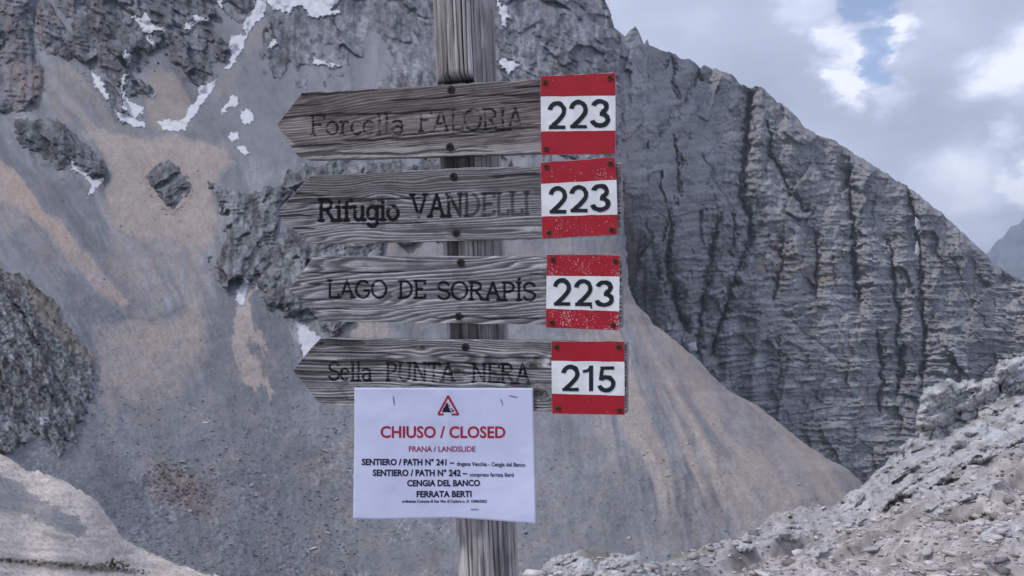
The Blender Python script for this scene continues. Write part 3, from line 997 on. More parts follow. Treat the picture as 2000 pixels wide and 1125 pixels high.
# roll over the crest and down into the basin
ex, ez = [], []
for dr, dz in ((.3, -.12), (1.0, -.7), (3, -2.6), (9, -9), (40, -34), (120, -95)):
    ex.append(rc[0] + dr)
    ez.append(np.interp(aa, a_c, z_c) + dz)
behind = (np.abs(aa) > 1.2)
Rr = np.vstack([Rr, np.array(ex)])
Z = np.vstack([Z, np.where(behind[None], np.linspace(1, 3, 6)[:, None], np.array(ez))])
A = np.repeat(aa[None], Rr.shape[0], 0)
X, Y = Rr * np.sin(A), Rr * np.cos(A)
PXg = 1000 + F * np.tan(np.clip(A, -1.3, 1.3))
PYg = HY + F * (CZ - Z) / np.clip(Y, .3, None)
C = np.ones(X.shape + (3,)) * np.array([.42, .385, .375]) * (1 + .12 * fbm(X * 1.5, Y * 1.5, 4, 3) + .1 * fbm(X * 8, Y * 8, 3, 6))[..., None]
d1, d2, cid = worley(X * 14, Y * 14, 6)
C *= (1 + .35 * (cid[..., None] - .5)) * (1 + .22 * afbm((X * .86 + Y * .5) * 6, (-X * .5 + Y * .86) * 15, 4, 8, .7))[..., None]
rockz = psdf(PXg, PYg, [(1040, 1200), (1040, 1080), (1290, 1090), (1400, 1070), (1640, 960), (1740, 880), (2100, 700), (2100, 850), (1951, 890), (1820, 965), (1692, 1010), (1480, 1090), (1330, 1180)])
C = blend(C, .8 * sstep(-15, 20, rockz + 12 * fbm(X, Y, 3, 2)), np.array([.36, .36, .365]))
C = blend(C, .65 * sstep(.45, .9, fbm(X * 1.9, Y * 1.9, 4, 12)), (.16, .15, .12))
o = mesh_obj('ground', np.stack([X, Y, Z], -1).reshape(-1, 3), grid_faces(*X.shape)[:, ::-1].copy(), M_NEAR, None, C)
tag(o, kind='structure')


def Dground(px, pys):
    """distance of the near ground, bumps included, along the rays of one column"""
    a = math.atan((px - 1000) / F)
    rcv = float(np.interp(a, a_c, r_c))
    R1 = np.linspace(1.2, rcv, 500)
    z, t, _, _ = ground_z(np.full(500, a), R1)
    X1, Y1 = R1 * math.sin(a), R1 * math.cos(a)
    z = z + near_disp(X1, Y1, t) - .03
    pyv = np.minimum.accumulate(HY + F * (CZ - z) / Y1)
    pyv = pyv - np.arange(500) * 1e-4
    return np.interp(-np.asarray(pys), -pyv, Y1)


def ledge(name, poly, step, bulge, soft, label, colb=(.46, .455, .46), strata=(.5, 1.0), k=1.0, seed=0):
    xs = [p[0] for p in poly]
    ys = [p[1] for p in poly]
    PX, PY = ground_grid(min(xs) - 8, max(xs) + 8, min(ys) - 8, max(ys) + 8, step)
    gx = np.arange(min(xs) - 16, max(xs) + 24, 8.0)
    gy = np.arange(min(ys) - 16, max(ys) + 24, 8.0)
    G = np.array([Dground(x, gy) for x in gx]).T
    fx = (PX - gx[0]) / 8
    fy = (PY - gy[0]) / 8
    ix = np.clip(fx.astype(int), 0, len(gx) - 2)
    iy = np.clip(fy.astype(int), 0, len(gy) - 2)
    tx, ty = fx - ix, fy - iy
    Dg = (G[iy, ix] * (1 - tx) + G[iy, ix + 1] * tx) * (1 - ty) + (G[iy + 1, ix] * (1 - tx) + G[iy + 1, ix + 1] * tx) * ty
    wv = 5 * fbm(PX / 16 + seed, PY / 16, 4, 3)
    sd = psdf(PX + wv, PY + 5 * fbm(PX / 16, PY / 16 + seed, 4, 7), poly)
    # layered limestone dipping with the slope
    a, b = PX * .86 - PY * .5, PX * .5 + PY * .86
    ww = 9 * fbm(PX / 45, PY / 45, 3, 5)
    lay = 4.6 * sstep(-.15, .2, vn(a / 150 + seed, (b + ww) / 19, 5)) + 3.2 * sstep(-.1, .12, vn(a / 60, (b + ww) / 8.5, 8))
    rg = lay + .30 * crag(PX, PY, 4 + seed % 5, 34, .55, -.5, 3) + 1.2 * ridged((PX + ww) / 38 + seed, (PY + ww) / 30, 3, 2) + 1.5 * fbm(PX / 6, PY / 5, 3, 9, .6)
    cr = ridged((PX + 2 * ww) / 75 + seed, PY / 160, 2, 13)
    rg -= 7 * sstep(.88, 1.35, cr)
    h = bulge * np.where(sd > 0, 1 - np.exp(-np.clip(sd, 0, None) / soft), sd / 3) + k * rg * sstep(0, 8, sd)
    D = Dg - h * 2.2 * Dg / F
    C = np.array(colb)[None, None] * (1 + .14 * fbm(PX / 14, PY / 12, 4, 4) + .12 * afbm(a / 50, b / 5, 3, 3))[..., None]
    C = blend(C, .6 * sstep(.35, .9, fbm(PX / 26, PY / 14, 4, 10 + seed)), (.19, .18, .155))
    C = blend(C, .6 * sstep(.5, 1.0, fbm(PX / 9, PY / 7, 3, 12)), (.2, .2, .2))
    # back of the rock
    o = sheet(name, PX, PY, D, C, M_NEAR, sd > -4)
    tag(o, label, 'rock')
    return o


ledge('rock_ledge', [(1643, 985), (1672, 962), (1729, 913), (1764, 880), (1800, 846), (1850, 818), (1910, 790), (1960, 766), (2060, 740), (2060, 850), (2000, 866), (1951, 884), (1877, 929),
                     (1820, 958), (1754, 979), (1692, 1004), (1651, 1042), (1628, 1028)], 1.5, 17, 9,
      'long layered pale limestone ledge rising to the right edge', seed=0)
ledge('boulder', [(1798, 850), (1797, 800), (1806, 770), (1830, 752), (1852, 743), (1877, 750), (1905, 742), (1925, 760), (1918, 795), (1880, 822), (1840, 842)], 1.5, 15, 12,
      'big rounded pale boulder on the skyline left of the ledge top', seed=2)
ledge('boulder', [(1890, 800), (1905, 760), (1932, 742), (1950, 745), (1958, 770), (1960, 735), (2060, 720), (2060, 790), (1960, 800), (1900, 815)], 1.5, 14, 10,
      'pale blocky rock at the right edge behind the ledge', seed=4)
ledge('boulder', [(1944, 742), (1950, 716), (1965, 703), (1984, 699), (2000, 697), (2060, 680), (2060, 760), (1960, 752)], 1.5, 12, 8,
      'small pale rock standing highest at the right edge', seed=5)
ledge('boulder', [(1045, 1130), (1060, 1108), (1085, 1092), (1110, 1088), (1140, 1090), (1165, 1100), (1150, 1140), (1060, 1150)], 1.5, 11, 8,
      'low grey rock at the bottom edge just right of the post', seed=6)
ledge('boulder', [(1160, 1140), (1170, 1098), (1200, 1088), (1240, 1090), (1262, 1102), (1285, 1112), (1290, 1150), (1180, 1150)], 1.5, 11, 8,
      'second low grey rock at the bottom edge right of the post', seed=7)
ledge('boulder', [(1440, 1075), (1448, 1058), (1470, 1047), (1492, 1045), (1500, 1055), (1480, 1070), (1455, 1082)], 1.5, 9, 6,
      'small grey rock on the crest of the rubble slope', seed=8)
ledge('boulder', [(1505, 1045), (1510, 1026), (1530, 1018), (1560, 1020), (1580, 1036), (1560, 1058), (1520, 1062)], 1.5, 10, 7,
      'grey lichen-spotted rock on the crest beside smaller one', seed=9)
ledge('boulder', [(1636, 1038), (1642, 1022), (1668, 1010), (1700, 1004), (1716, 1010), (1690, 1024), (1660, 1040), (1645, 1046)], 1.5, 10, 7,
      'flat pale slab at the lower end of the ledge', seed=10)


ledge('flat_rock', [(1800, 1000), (1812, 984), (1850, 966), (1900, 944), (1950, 930), (1962, 940), (1930, 962), (1880, 985), (1830, 1008)], 1.5, 9, 7,
      'tilted flat slab in the gravel below the long ledge', seed=11)
ledge('flat_rock', [(1560, 1082), (1575, 1062), (1612, 1046), (1640, 1050), (1630, 1070), (1596, 1092)], 1.5, 9, 6,
      'flat slab near the foot of the near slope, above the bottom edge', seed=12)
ledge('flat_rock', [(1905, 1052), (1925, 1030), (1975, 1016), (2040, 1010), (2040, 1040), (1980, 1052), (1930, 1066)], 1.5, 10, 7,
      'broad slab by the right edge in the lower gravel', seed=13)

# ------------------------------------------------------------------ loose stones
def stone_mesh(seed, sub=1):
    import bmesh
    bm = bmesh.new()
    bmesh.ops.create_icosphere(bm, subdivisions=sub, radius=1)
    r = random.Random(seed)
    sx, sy, sz = r.uniform(1.0, 1.7), r.uniform(.6, 1.0), r.uniform(.32, .62)
    cuts = [(Vector((r.gauss(0, 1), r.gauss(0, 1), r.gauss(0, 1))).normalized(), r.uniform(.42, .72)) for _ in range(9)]
    for v in bm.verts:
        for n, d in cuts:
            k = v.co.dot(n)
            if k > d: v.co -= n * (k - d)
        v.co = Vector((v.co.x * sx, v.co.y * sy, v.co.z * sz)) * r.uniform(.93, 1.07)
    V = np.array([v.co[:] for v in bm.verts])
    Fc = np.array([[v.index for v in f.verts] for f in bm.faces])
    bm.free()
    return V, Fc


ST = [stone_mesh(i, 1) for i in range(8)]
ST2 = [stone_mesh(i + 20, 2) for i in range(8)]


def rot(a, b):
    ca, sa, cb, sb = math.cos(a), math.sin(a), math.cos(b), math.sin(b)
    return np.array([[ca, -sa, 0], [sa, ca, 0], [0, 0, 1]]) @ np.array([[1, 0, 0], [0, cb, -sb], [0, sb, cb]])


def stones_joined(name, items, mat, lib=ST):
    VV, FF, CC = [], [], []
    k = 0
    for (p, size, c) in items:
        V, Fc = lib[random.randrange(len(lib))]
        M = rot(random.uniform(0, 6.3), random.uniform(-.4, .4))
        VV.append((V @ M.T) * size + p)
        FF.append(Fc + k)
        CC.append(np.repeat(np.array(c)[None], len(V), 0))
        k += len(V)
    o = mesh_obj(name, np.vstack(VV), np.vstack(FF), mat, None, np.vstack(CC), smooth=False)
    tag(o, kind='stuff')
    return o


def gpoint(px, D):
    a = math.atan((px - 1000) / F)
    r = D / math.cos(a)
    z, t, _, _ = ground_z(np.array([a]), np.array([r]))
    x, y = r * math.sin(a), r * math.cos(a)
    return np.array([x, y, float(z[0] + near_disp(np.array([x]), np.array([y]), t)[0]) - .03])


LEDGE_XY = [(1672, 962), (1764, 880), (1850, 818), (1960, 766), (2060, 740), (2060, 840), (2000, 856), (1951, 874), (1877, 917), (1820, 948), (1754, 969), (1692, 994)]
items = []
for i in range(15500):
    px = random.uniform(1040, 2060)
    Dm = float(np.interp(px, [p[0] for p in CR], [p[2] for p in CR]))
    q = random.random()
    D = 1 / (1 / 3.6 + q * (1 / (Dm - .05) - 1 / 3.6))
    p = gpoint(px, D)
    pyy = HY + F * (CZ - p[2]) / p[1]
    if px > 1660 and psdf(np.array([px]), np.array([pyy]), LEDGE_XY)[0] > 0 and i % 8: continue
    s = min(.06, .0085 * math.exp(random.gauss(0, .65))) * (.6 + D / 9)
    g = random.choice([.2, .3, .4, .46, .5, .56, .62])
    c = (g * 1.02, g * .96, g * .95)
    items.append((p + np.array([0, 0, s * .2]), s, c))
stones_joined('gravel', items, M_STONE)

items = []
for i in range(500):
    px = random.uniform(-40, 420)
    col = int(np.clip((px - PATH[0][0]) / 2.2, 0, len(PATH[0]) - 1))
    top_y = PATH[1][0, col]
    py = top_y + abs(random.gauss(0, 60)) if i > 180 else top_y + random.uniform(-.5, 3)
    if py > 1130: continue
    D = float(np.interp(py, PATH[1][:, col], PATH[2][:, col]))
    s = 1.3 * math.exp(random.gauss(0, .4)) * D / F
    g = random.choice([.5, .4, .3, .2])
    items.append((world_pt(np.array(px), np.array(py), np.array(D)), s, (g, g * .95, g * .9)))
stones_joined('path_stones', items, M_STONE)

# single stones large enough to point at, on the near slope
meshes = []
for i, (V, Fc) in enumerate(ST2):
    g = .34 + .03 * i
    o = mesh_obj('stone', V, Fc, M_STONE, None, np.repeat(np.array([[g, g * .96, g * .95]]), len(V), 0), smooth=False)
    meshes.append(o.data)
    bpy.data.objects.remove(o)
rs = random.Random(5)
for i in range(110):
    px = rs.uniform(1060, 2000)
    Dm = float(np.interp(px, [p[0] for p in CR], [p[2] for p in CR]))
    D = 1 / (1 / 4.2 + rs.random() * (1 / (Dm - .1) - 1 / 4.2))
    p = gpoint(px, D)
    s = .027 * math.exp(rs.gauss(.1, .35)) * (.5 + D / 10)
    o = bpy.data.objects.new('stone', meshes[i % 8])
    COL.objects.link(o)
    o.location = p + np.array([0, 0, s * .25])
    o.scale = (s, s * rs.uniform(.7, 1.1), s * rs.uniform(.6, 1))
    o.rotation_euler = (rs.uniform(-.4, .4), rs.uniform(-.4, .4), rs.uniform(0, 6.3))
    tone = ['grey', 'grey', 'pale grey', 'pale grey', 'pale', 'pale', 'whitish', 'whitish'][i % 8]
    where = 'just below the crest' if D > Dm * .8 else ('along the bottom edge' if D < 5.2 else 'halfway up')
    side = 'left part' if px < 1400 else ('middle' if px < 1700 else 'right part')
    tag(o, '%s limestone chunk in the gravel %s, %s of near slope' % (tone, where, side), 'stone', 'loose stones on the near slope')


# boulders far down on the scree
def spoint(px, py):
    a = np.array([[float(px)]])
    b = np.array([[float(py)]])
    D = float(Dbase(a, b)[0, 0] - scree_h(a, b)[0, 0] * Dbase(a, b)[0, 0] / F)
    return world_pt(np.array(px), np.array(py), np.array(D - .2)), D


items = []
for i in range(7000):
    if i < 4600:
        px, py = random.uniform(180, 700), random.uniform(770, 1125)
        if random.random() > .25 + .75 * (py - 770) / 355: continue
    else:
        px, py = random.uniform(690, 1430), random.uniform(820, 1125)
        if random.random() > .5: continue
    p, D = spoint(px, py)
    s = min(3.2, 1.15 * math.exp(random.gauss(0, .5))) * D / F * 1.0
    g = random.choice([.42, .36, .3, .22, .12, .1])
    items.append((p, s, (g, g * .98, g)))
for i in range(900):           # stones on the tan scree and the terrace lip
    px, py = random.uniform(120, 620), random.uniform(270, 800)
    p, D = spoint(px, py)
    s = 0.9 * math.exp(random.gauss(0, .4)) * D / F
    g = random.choice([.35, .14, .12, .1])
    items.append((p, s, (g, g * .95, g * .93)))
for foot in ([(284, 350), (300, 375), (317, 398), (337, 415), (352, 404), (368, 384), (378, 358)],
             [(28, 262), (46, 286), (71, 304), (100, 329), (134, 322), (174, 348), (200, 356), (215, 340)],
             [(395, 508), (425, 548), (446, 578), (478, 562), (500, 552), (520, 595), (562, 625), (620, 655)],
             [(75, 852), (95, 875), (120, 895), (142, 872), (168, 832), (190, 790), (193, 745), (180, 700), (155, 660), (125, 618)],
             [(80, 200), (62, 218), (30, 226)], [(130, 112), (190, 162), (214, 215), (240, 240), (285, 220)],
             [(318, 116), (350, 154), (395, 172), (425, 142)]):
    for i in range(34 * (len(foot) - 1)):
        j = random.randrange(len(foot) - 1)
        f_ = random.random()
        px = foot[j][0] + (foot[j + 1][0] - foot[j][0]) * f_ + random.gauss(0, 5)
        py = foot[j][1] + (foot[j + 1][1] - foot[j][1]) * f_ + abs(random.gauss(0, 7)) - 2
        p, D = spoint(px, py)
        s = min(3, 1.0 * math.exp(random.gauss(0, .45))) * D / F
        g = random.choice([.32, .24, .16, .13])
        items.append((p, s, (g, g, g * 1.03)))
for i in range(330):
    py = random.uniform(600, 950)
    px = float(np.interp(py, EY, EX)) - abs(random.gauss(0, 14)) - 3
    p, D = spoint(px, py)
    s = min(2.6, .95 * math.exp(random.gauss(0, .4))) * D / F
    g = random.choice([.42, .34, .26, .18])
    items.append((p, s, (g, g * .98, g * .97)))
stones_joined('scree_stones', items, M_STONE)
rs = random.Random(9)
BIG = [(356, 901, 6), (362, 911, 4), (413, 914, 6), (466, 897, 5), (422, 924, 4), (490, 948, 4), (500, 968, 4), (402, 825, 4), (416, 842, 4),
       (440, 874, 4), (380, 798, 4), (310, 798, 3.5), (636, 880, 5), (690, 893, 4), (650, 1010, 4), (612, 1070, 5), (515, 1068, 4), (370, 998, 5),
       (640, 1040, 5), (1025, 1040, 6), (1228, 1049, 4.5), (1303, 929, 4.5), (1254, 994, 3.5), (1227, 1052, 4), (590, 850, 4), (540, 1002, 4),
       (128, 982, 0), (1342, 866, 3.5), (1560, 945, 3.5), (620, 958, 4), (655, 975, 4), (450, 1062, 4), (310, 1058, 4), (345, 1080, 4)]
for i, (px, py, s) in enumerate(BIG):
    if not s: continue
    p, D = spoint(px, py)
    s = s * D / F
    o = bpy.data.objects.new('boulder', meshes[i % 8])
    COL.objects.link(o)
    o.location = p
    o.scale = (s * rs.uniform(.9, 1.4), s, s * rs.uniform(.6, .9))
    o.rotation_euler = (rs.uniform(-.4, .4), rs.uniform(-.4, .4), rs.uniform(0, 6.3))
    where = 'left of the paper notice' if px < 700 else 'right of the post'
    side = 'high on' if py < 900 else ('halfway down' if py < 1000 else 'at the foot of')
    tone = 'darker' if i % 8 < 3 else 'pale'
    tag(o, '%s boulder %s the grey scree, %s' % (tone, side, where), 'boulder', 'boulders scattered on the grey scree')

# ------------------------------------------------------------------ grass and heath
M_GRASS = flat_mat('dry_grass', (.10, .088, .055), 40, .35, .9, .1)
M_HEATH = flat_mat('brown_heath', (.11, .07, .055), 40, .35, .9, .1)


def tufts(name, pts, blades, size, mat):
    V, Fc = [], []
    for p in pts:
        s = size * random.uniform(.6, 1.4) * p[1]
        for b in range(blades):
            a = random.uniform(0, 6.3)
            ro = random.uniform(0, .8) * s
            bx, by = p[0][0] + math.cos(a) * ro, p[0][1] + math.sin(a) * ro
            hh = s * random.uniform(.5, 1.2)
            lean = random.uniform(.1, .7) * s
            ww = s * .09
            k = len(V)
            V += [(bx - ww, by, p[0][2] - s * .2), (bx + ww, by, p[0][2] - s * .2), (bx + math.cos(a) * lean, by + math.sin(a) * lean, p[0][2] + hh)]
            Fc.append([k, k + 1, k + 2])
    o = mesh_obj(name, V, Fc, mat, smooth=False)
    tag(o, kind='stuff')
    return o


pts = []
for (px, D) in [(1951, 7.6), (1890, 6.4), (1883, 6.0), (1930, 6.2), (1600, 7.6), (1480, 6.6), (1500, 7.3), (1850, 10.5), (1862, 9.6), (1990, 9.3), (1975, 9.5),
                (1720, 6.4), (1650, 9.3), (1550, 8.9), (1755, 9.2), (1800, 8.9), (1500, 8.1), (1430, 6.9), (1345, 6.4)]:
    for k in range(3):
        pts.append((gpoint(px + random.uniform(-12, 12), D + random.uniform(-.15, .15)), 1))
tufts('grass', pts, 34, .032, M_GRASS)
pts = []
for i in range(300):
    px = random.uniform(285, 445)
    py = random.uniform(885, 1005)
    if math.hypot((px - 350 - (py - 945) * .5) / 60, (py - 945) / 55) > random.uniform(.5, 1.1): continue
    p, D = spoint(px, py)
    pts.append((p, 1))
tufts('heath', pts, 12, .75, M_HEATH)
pts = []
for i in range(120):
    px = random.uniform(-20, 285)
    py = np.interp(px, [-20, 285], [1092, 1117]) + random.gauss(0, 3)
    col = int(np.clip((px - PATH[0][0]) / 2.2, 0, len(PATH[0]) - 1))
    D = float(np.interp(py, PATH[1][:, col], PATH[2][:, col]))
    pts.append((world_pt(np.array(px), np.array(py), np.array(D)), 1))
for i in range(26):
    px, py = random.gauss(222, 11), random.gauss(1102, 4)
    col = int(np.clip((px - PATH[0][0]) / 2.2, 0, len(PATH[0]) - 1))
    D = float(np.interp(py, PATH[1][:, col], PATH[2][:, col]))
    pts.append((world_pt(np.array(px), np.array(py), np.array(D)), 1.8))
tufts('grass', pts, 14, .085, M_GRASS)

# ================================================================== the signpost
YAW = math.radians(15)
T = np.array([math.cos(YAW), -math.sin(YAW), 0.0])       # along the boards, right end nearer
NR = np.array([-math.sin(YAW), -math.cos(YAW), 0.0])     # out of the boards, towards the viewer
UP = np.array([0, 0, 1.0])
CAMP = np.array([0, 0, CZ])
P0 = np.array([(870 - 1000) / F * 1.30, 1.30, CZ])       # on the boards' front plane


def uv(px, py, off=0.0):
    """photo point -> (u, v) in metres on the sign plane shifted off metres to the front"""
    px = np.asarray(px, float)
    py = np.asarray(py, float)
    d = np.stack([(px - 1000) / F, np.ones_like(px), (HY - py) / F], -1)
    Pn = P0 + NR * off
    t = ((Pn - CAMP) @ NR) / (d @ NR)
    Q = CAMP + d * t[..., None] - P0
    return np.stack([Q @ T, Q @ UP], -1)


def place(u, v, n):
    """sign plane coordinates -> local coordinates of the signpost (origin at its foot)"""
    u, v, n = np.broadcast_arrays(np.asarray(u, float), np.asarray(v, float), np.asarray(n, float))
    return P0 + u[..., None] * T + v[..., None] * UP + n[..., None] * NR - FOOT


THK = 0.022
RAD = 0.0485
AXN = -THK - (RAD - 0.013)          # the axis sits behind the boards
post_top, post_bot = uv(905, 0, AXN), uv(955, 1125, AXN)
lean = (post_bot[0] - post_top[0]) / (post_bot[1] - post_top[1])
# foot on the ground
vz = -CZ
fu = post_top[0] + lean * (vz - post_top[1])
FOOT = P0 + fu * T + AXN * NR + np.array([0, 0, -CZ])
FOOT[2] = 0.0
FOOT0 = FOOT.copy()
root = bpy.data.objects.new('signpost', None)
COL.objects.link(root)
root.location = FOOT0
tag(root, 'weathered wooden trail signpost with four arrow boards and red-white number plates', 'signpost')

# --- wood materials
M_WOOD = attr_mat('weathered_wood', 260, 0.22, 0.5, 0.0012, rough=0.85, spec=0.15, detail=6, stretch=(.12, .12, 1))
M_POST = attr_mat('weathered_post', 240, 0.25, 0.6, 0.0015, rough=0.88, spec=0.12, detail=6, stretch=(1, 1, .07))

# --- post
nz, na = 310, 330
vt = np.linspace(.68, vz - .15, nz)[:, None]
an = np.concatenate([np.linspace(-math.pi, 0, 270, endpoint=False), np.linspace(0, math.pi, 60, endpoint=False)])[None]
VT, AN = np.repeat(vt, na, 1), np.repeat(an, nz, 0)
ca = np.cos(AN)
sa = np.sin(AN)
gr = 0.0013 * afbm(np.cos(AN) * 7 + np.sin(AN) * 9 + .12 * fbm(VT * 9, AN, 2, 2), VT * 1.6 + 5, 4, 3, .7)
gr2 = 0.0003 * ridged(AN * 7.95775 * 1.0, VT * 3 + .6 * np.sin(AN), 3, 5)
rad = RAD + .0012 * np.sin(2 * AN + VT * 3) + gr + gr2
# long drying cracks
crk = np.zeros(AN.shape)
rk = random.Random(3)
for a0, w0, d0 in [(-1.95, .020, .012), (-1.35, .02, .008), (-2.45, .015, .006), (-1.05, .013, .005), (-.55, .016, .006), (-.1, .02, .006), (-2.9, .015, .005), (2.2, .02, .006),
                   (-1.65, .011, .007), (-2.2, .010, .006), (-1.5, .010, .005), (-1.2, .012, .005), (-.9, .010, .006), (-.7, .009, .004), (-2.65, .010, .005), (-1.8, .009, .006), (-.3, .011, .005)]:
    wob = a0 + .035 * fbm(VT * 5 + a0 * 9, VT * 0, 3, 4)
    dd = np.abs((AN - wob + math.pi) % (2 * math.pi) - math.pi)
    ln = sstep(-.35, .1, fbm(VT * 3.3 + a0 * 5, VT * 0 + a0, 2, 7))
    crk += 1.25 * d0 * ln * np.exp(-(dd / w0) ** 2)
rad = rad - crk
# u along boards = cos, n towards viewer = -sin(AN)  (front at AN = -pi/2)
uu = rad * ca
nn_ = -rad * sa
cut_top = uv(905, 157)[1]
cut_bot = uv(940, 822)[1]
cutn = -THK - AXN + .0005 + .0009 * fbm(uu * 60, VT * 20, 3, 4) + .0012 * (np.abs(uu) < .0) - .35 * crk
incut = (VT < cut_top + .0025 * fbm(uu * 40, VT * 0, 2, 3)) & (VT > cut_bot)
seat = incut & (nn_ > cutn)
nn_ = np.where(seat, cutn, nn_)
# slanted saw kerf above the first board, its shadow painted in below
kerf = (VT > cut_top) & (VT < cut_top + .0085 - .09 * np.clip(-.012 - uu, 0, .02)) & (nn_ > .02) & (uu < .024)
nn_ = np.where(kerf, np.minimum(nn_, .026), nn_)
base_u = post_top[0] + lean * (VT - post_top[1])
VV = place(base_u + uu, VT, AXN + nn_)
g = .5 + .5 * np.clip(gr / .0015 + .25, -1, 1)
g = np.clip(g + .25 * afbm(AN * 7, VT * 2, 3, 9), 0, 1)
C = blend(np.ones(AN.shape + (3,)) * np.array([.16, .15, .142]), g, np.array([.60, .575, .56]))
C = blend(C, sstep(.001, .005, crk) * .8, (.02, .018, .016))
C = blend(C, .8 * sstep(-.25, .35, uu / RAD - .25) * .7, np.array([.40, .40, .42]))     # more even grey towards the right flank
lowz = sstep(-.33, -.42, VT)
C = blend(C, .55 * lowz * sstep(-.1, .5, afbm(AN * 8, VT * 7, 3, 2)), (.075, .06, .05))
C = blend(C, .5 * sstep(.3, .9, fbm(uu * 60, VT * 14, 4, 12)), (.12, .105, .095))
C = blend(C, .5 * sstep(.3, .8, fbm(uu * 90, VT * 10, 3, 5)), (.55, .53, .52))
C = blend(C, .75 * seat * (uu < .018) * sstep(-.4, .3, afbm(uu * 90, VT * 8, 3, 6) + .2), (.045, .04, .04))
C = blend(C, 1.0 * kerf, (.012, .011, .01))  # shadow inside the notch, painted near-black
f = []
ii = np.arange((nz - 1) * na)
r_, c_ = ii // na, ii % na
f = np.stack([r_ * na + c_, r_ * na + (c_ + 1) % na, (r_ + 1) * na + (c_ + 1) % na, (r_ + 1) * na + c_], 1)
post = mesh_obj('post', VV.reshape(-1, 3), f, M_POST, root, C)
# end cap
cp = VV[0]
cen = cp.mean(0)
capm = mesh_obj('post_top', np.vstack([cp, cen[None] + [0, 0, .006]]), [[i, (i + 1) % na, na] for i in range(na)], M_POST, post,
                np.ones((na + 1, 3)) * .2)

# --- stroke letters (x right, y up, cap height 1)
def arc(cx, cy, rx, ry, a0, a1, n=12):
    return [(cx + rx * math.cos(math.radians(a0 + (a1 - a0) * i / n)), cy + ry * math.sin(math.radians(a0 + (a1 - a0) * i / n))) for i in range(n + 1)]


def serif(x, y, w=.09):
    return [(x - w, y), (x + w, y)]


G = {
    'A': (.8, [[(.1, 0), (.4, 1), (.7, 0)], [(.22, .36), (.58, .36)], serif(.1, 0), serif(.7, 0)]),
    'D': (.8, [[(.15, 0), (.15, 1)], [(.05, 1), (.3, 1)] + arc(.3, .5, .4, .5, 90, -90) + [(.05, 0)]]),
    'E': (.66, [[(.6, .85), (.6, 1), (.05, 1)], [(.15, 1), (.15, 0)], [(.05, 0), (.6, 0), (.6, .16)], [(.15, .52), (.45, .52)]]),
    'F': (.64, [[(.6, .85), (.6, 1), (.05, 1)], [(.15, 1), (.15, 0)], serif(.15, 0), [(.15, .52), (.45, .52)]]),
    'G': (.82, [arc(.42, .5, .35, .5, 50, 330) + [(.72, .42), (.5, .42)]]),
    'I': (.34, [[(.17, 0), (.17, 1)], serif(.17, 0), serif(.17, 1)]),
    'J': (.34, [[(.17, 0), (.17, 1)], serif(.17, 0), serif(.17, 1), [(.15, 1.18), (.2, 1.22)]]),
    'L': (.62, [[(.15, 1), (.15, 0), (.58, 0), (.58, .18)], serif(.15, 1)]),
    'N': (.82, [[(.15, 0), (.15, 1), (.67, 0), (.67, 1)], serif(.15, 0), serif(.67, 1), serif(.12, 1, .06)]),
    'O': (.84, [arc(.42, .5, .36, .5, 0, 360, 22)]),
    'P': (.66, [[(.15, 0), (.15, 1)], [(.05, 1), (.32, 1)] + arc(.32, .74, .26, .26, 90, -90) + [(.15, .48)], serif(.15, 0)]),
    'R': (.76, [[(.15, 0), (.15, 1)], [(.05, 1), (.34, 1)] + arc(.34, .76, .25, .24, 90, -90) + [(.15, .52)], [(.36, .5), (.68, 0)], serif(.15, 0), serif(.68, 0, .07)]),
    'S': (.64, [arc(.32, .75, .24, .25, 20, 270, 12) + arc(.32, .25, .26, .25, 90, -160, 12)]),
    'T': (.7, [[(.05, .86), (.05, 1), (.65, 1), (.65, .86)], [(.35, 1), (.35, 0)], serif(.35, 0)]),
    'U': (.8, [[(.15, 1), (.15, .3)] + arc(.4, .28, .25, .28, 180, 360) + [(.65, 1)], serif(.15, 1), serif(.65, 1)]),
    'V': (.8, [[(.08, 1), (.4, 0), (.72, 1)], serif(.1, 1), serif(.7, 1)]),
    'a': (.56, [arc(.26, .48, .2, .18, 150, 0, 8) + [(.46, 0), (.54, 0)], arc(.28, .19, .19, .19, 0, 360, 12)]),
    'c': (.5, [arc(.27, .33, .21, .33, 45, 315)]),
    'e': (.54, [[(.06, .35), (.46, .35)] + arc(.26, .33, .21, .33, 5, 310)]),
    'f': (.4, [[(.17, 0), (.17, .8)] + arc(.3, .8, .13, .2, 180, 60, 6), [(.03, .62), (.34, .62)], serif(.17, 0)]),
    'g': (.56, [arc(.26, .34, .2, .3, 0, 360, 14), [(.47, .64), (.47, -.12)] + arc(.27, -.12, .2, .2, 0, -150, 8)]),
    'i': (.3, [[(.05, .64), (.15, .64), (.15, 0)], serif(.15, 0), [(.14, .86), (.16, .9)]]),
    'l': (.3, [[(.05, 1), (.15, 1), (.15, 0)], serif(.15, 0)]),
    'o': (.56, [arc(.28, .33, .22, .33, 0, 360, 16)]),
    'r': (.44, [[(.05, .64), (.14, .64), (.14, 0)], serif(.14, 0), arc(.28, .45, .14, .2, 180, 50, 6)]),
    'u': (.6, [[(.04, .64), (.13, .64), (.13, .2)] + arc(.28, .18, .15, .18, 180, 330, 8) + [(.45, .3)], [(.45, .64), (.45, 0), (.55, 0)]]),
    'k': (.5, []),
}


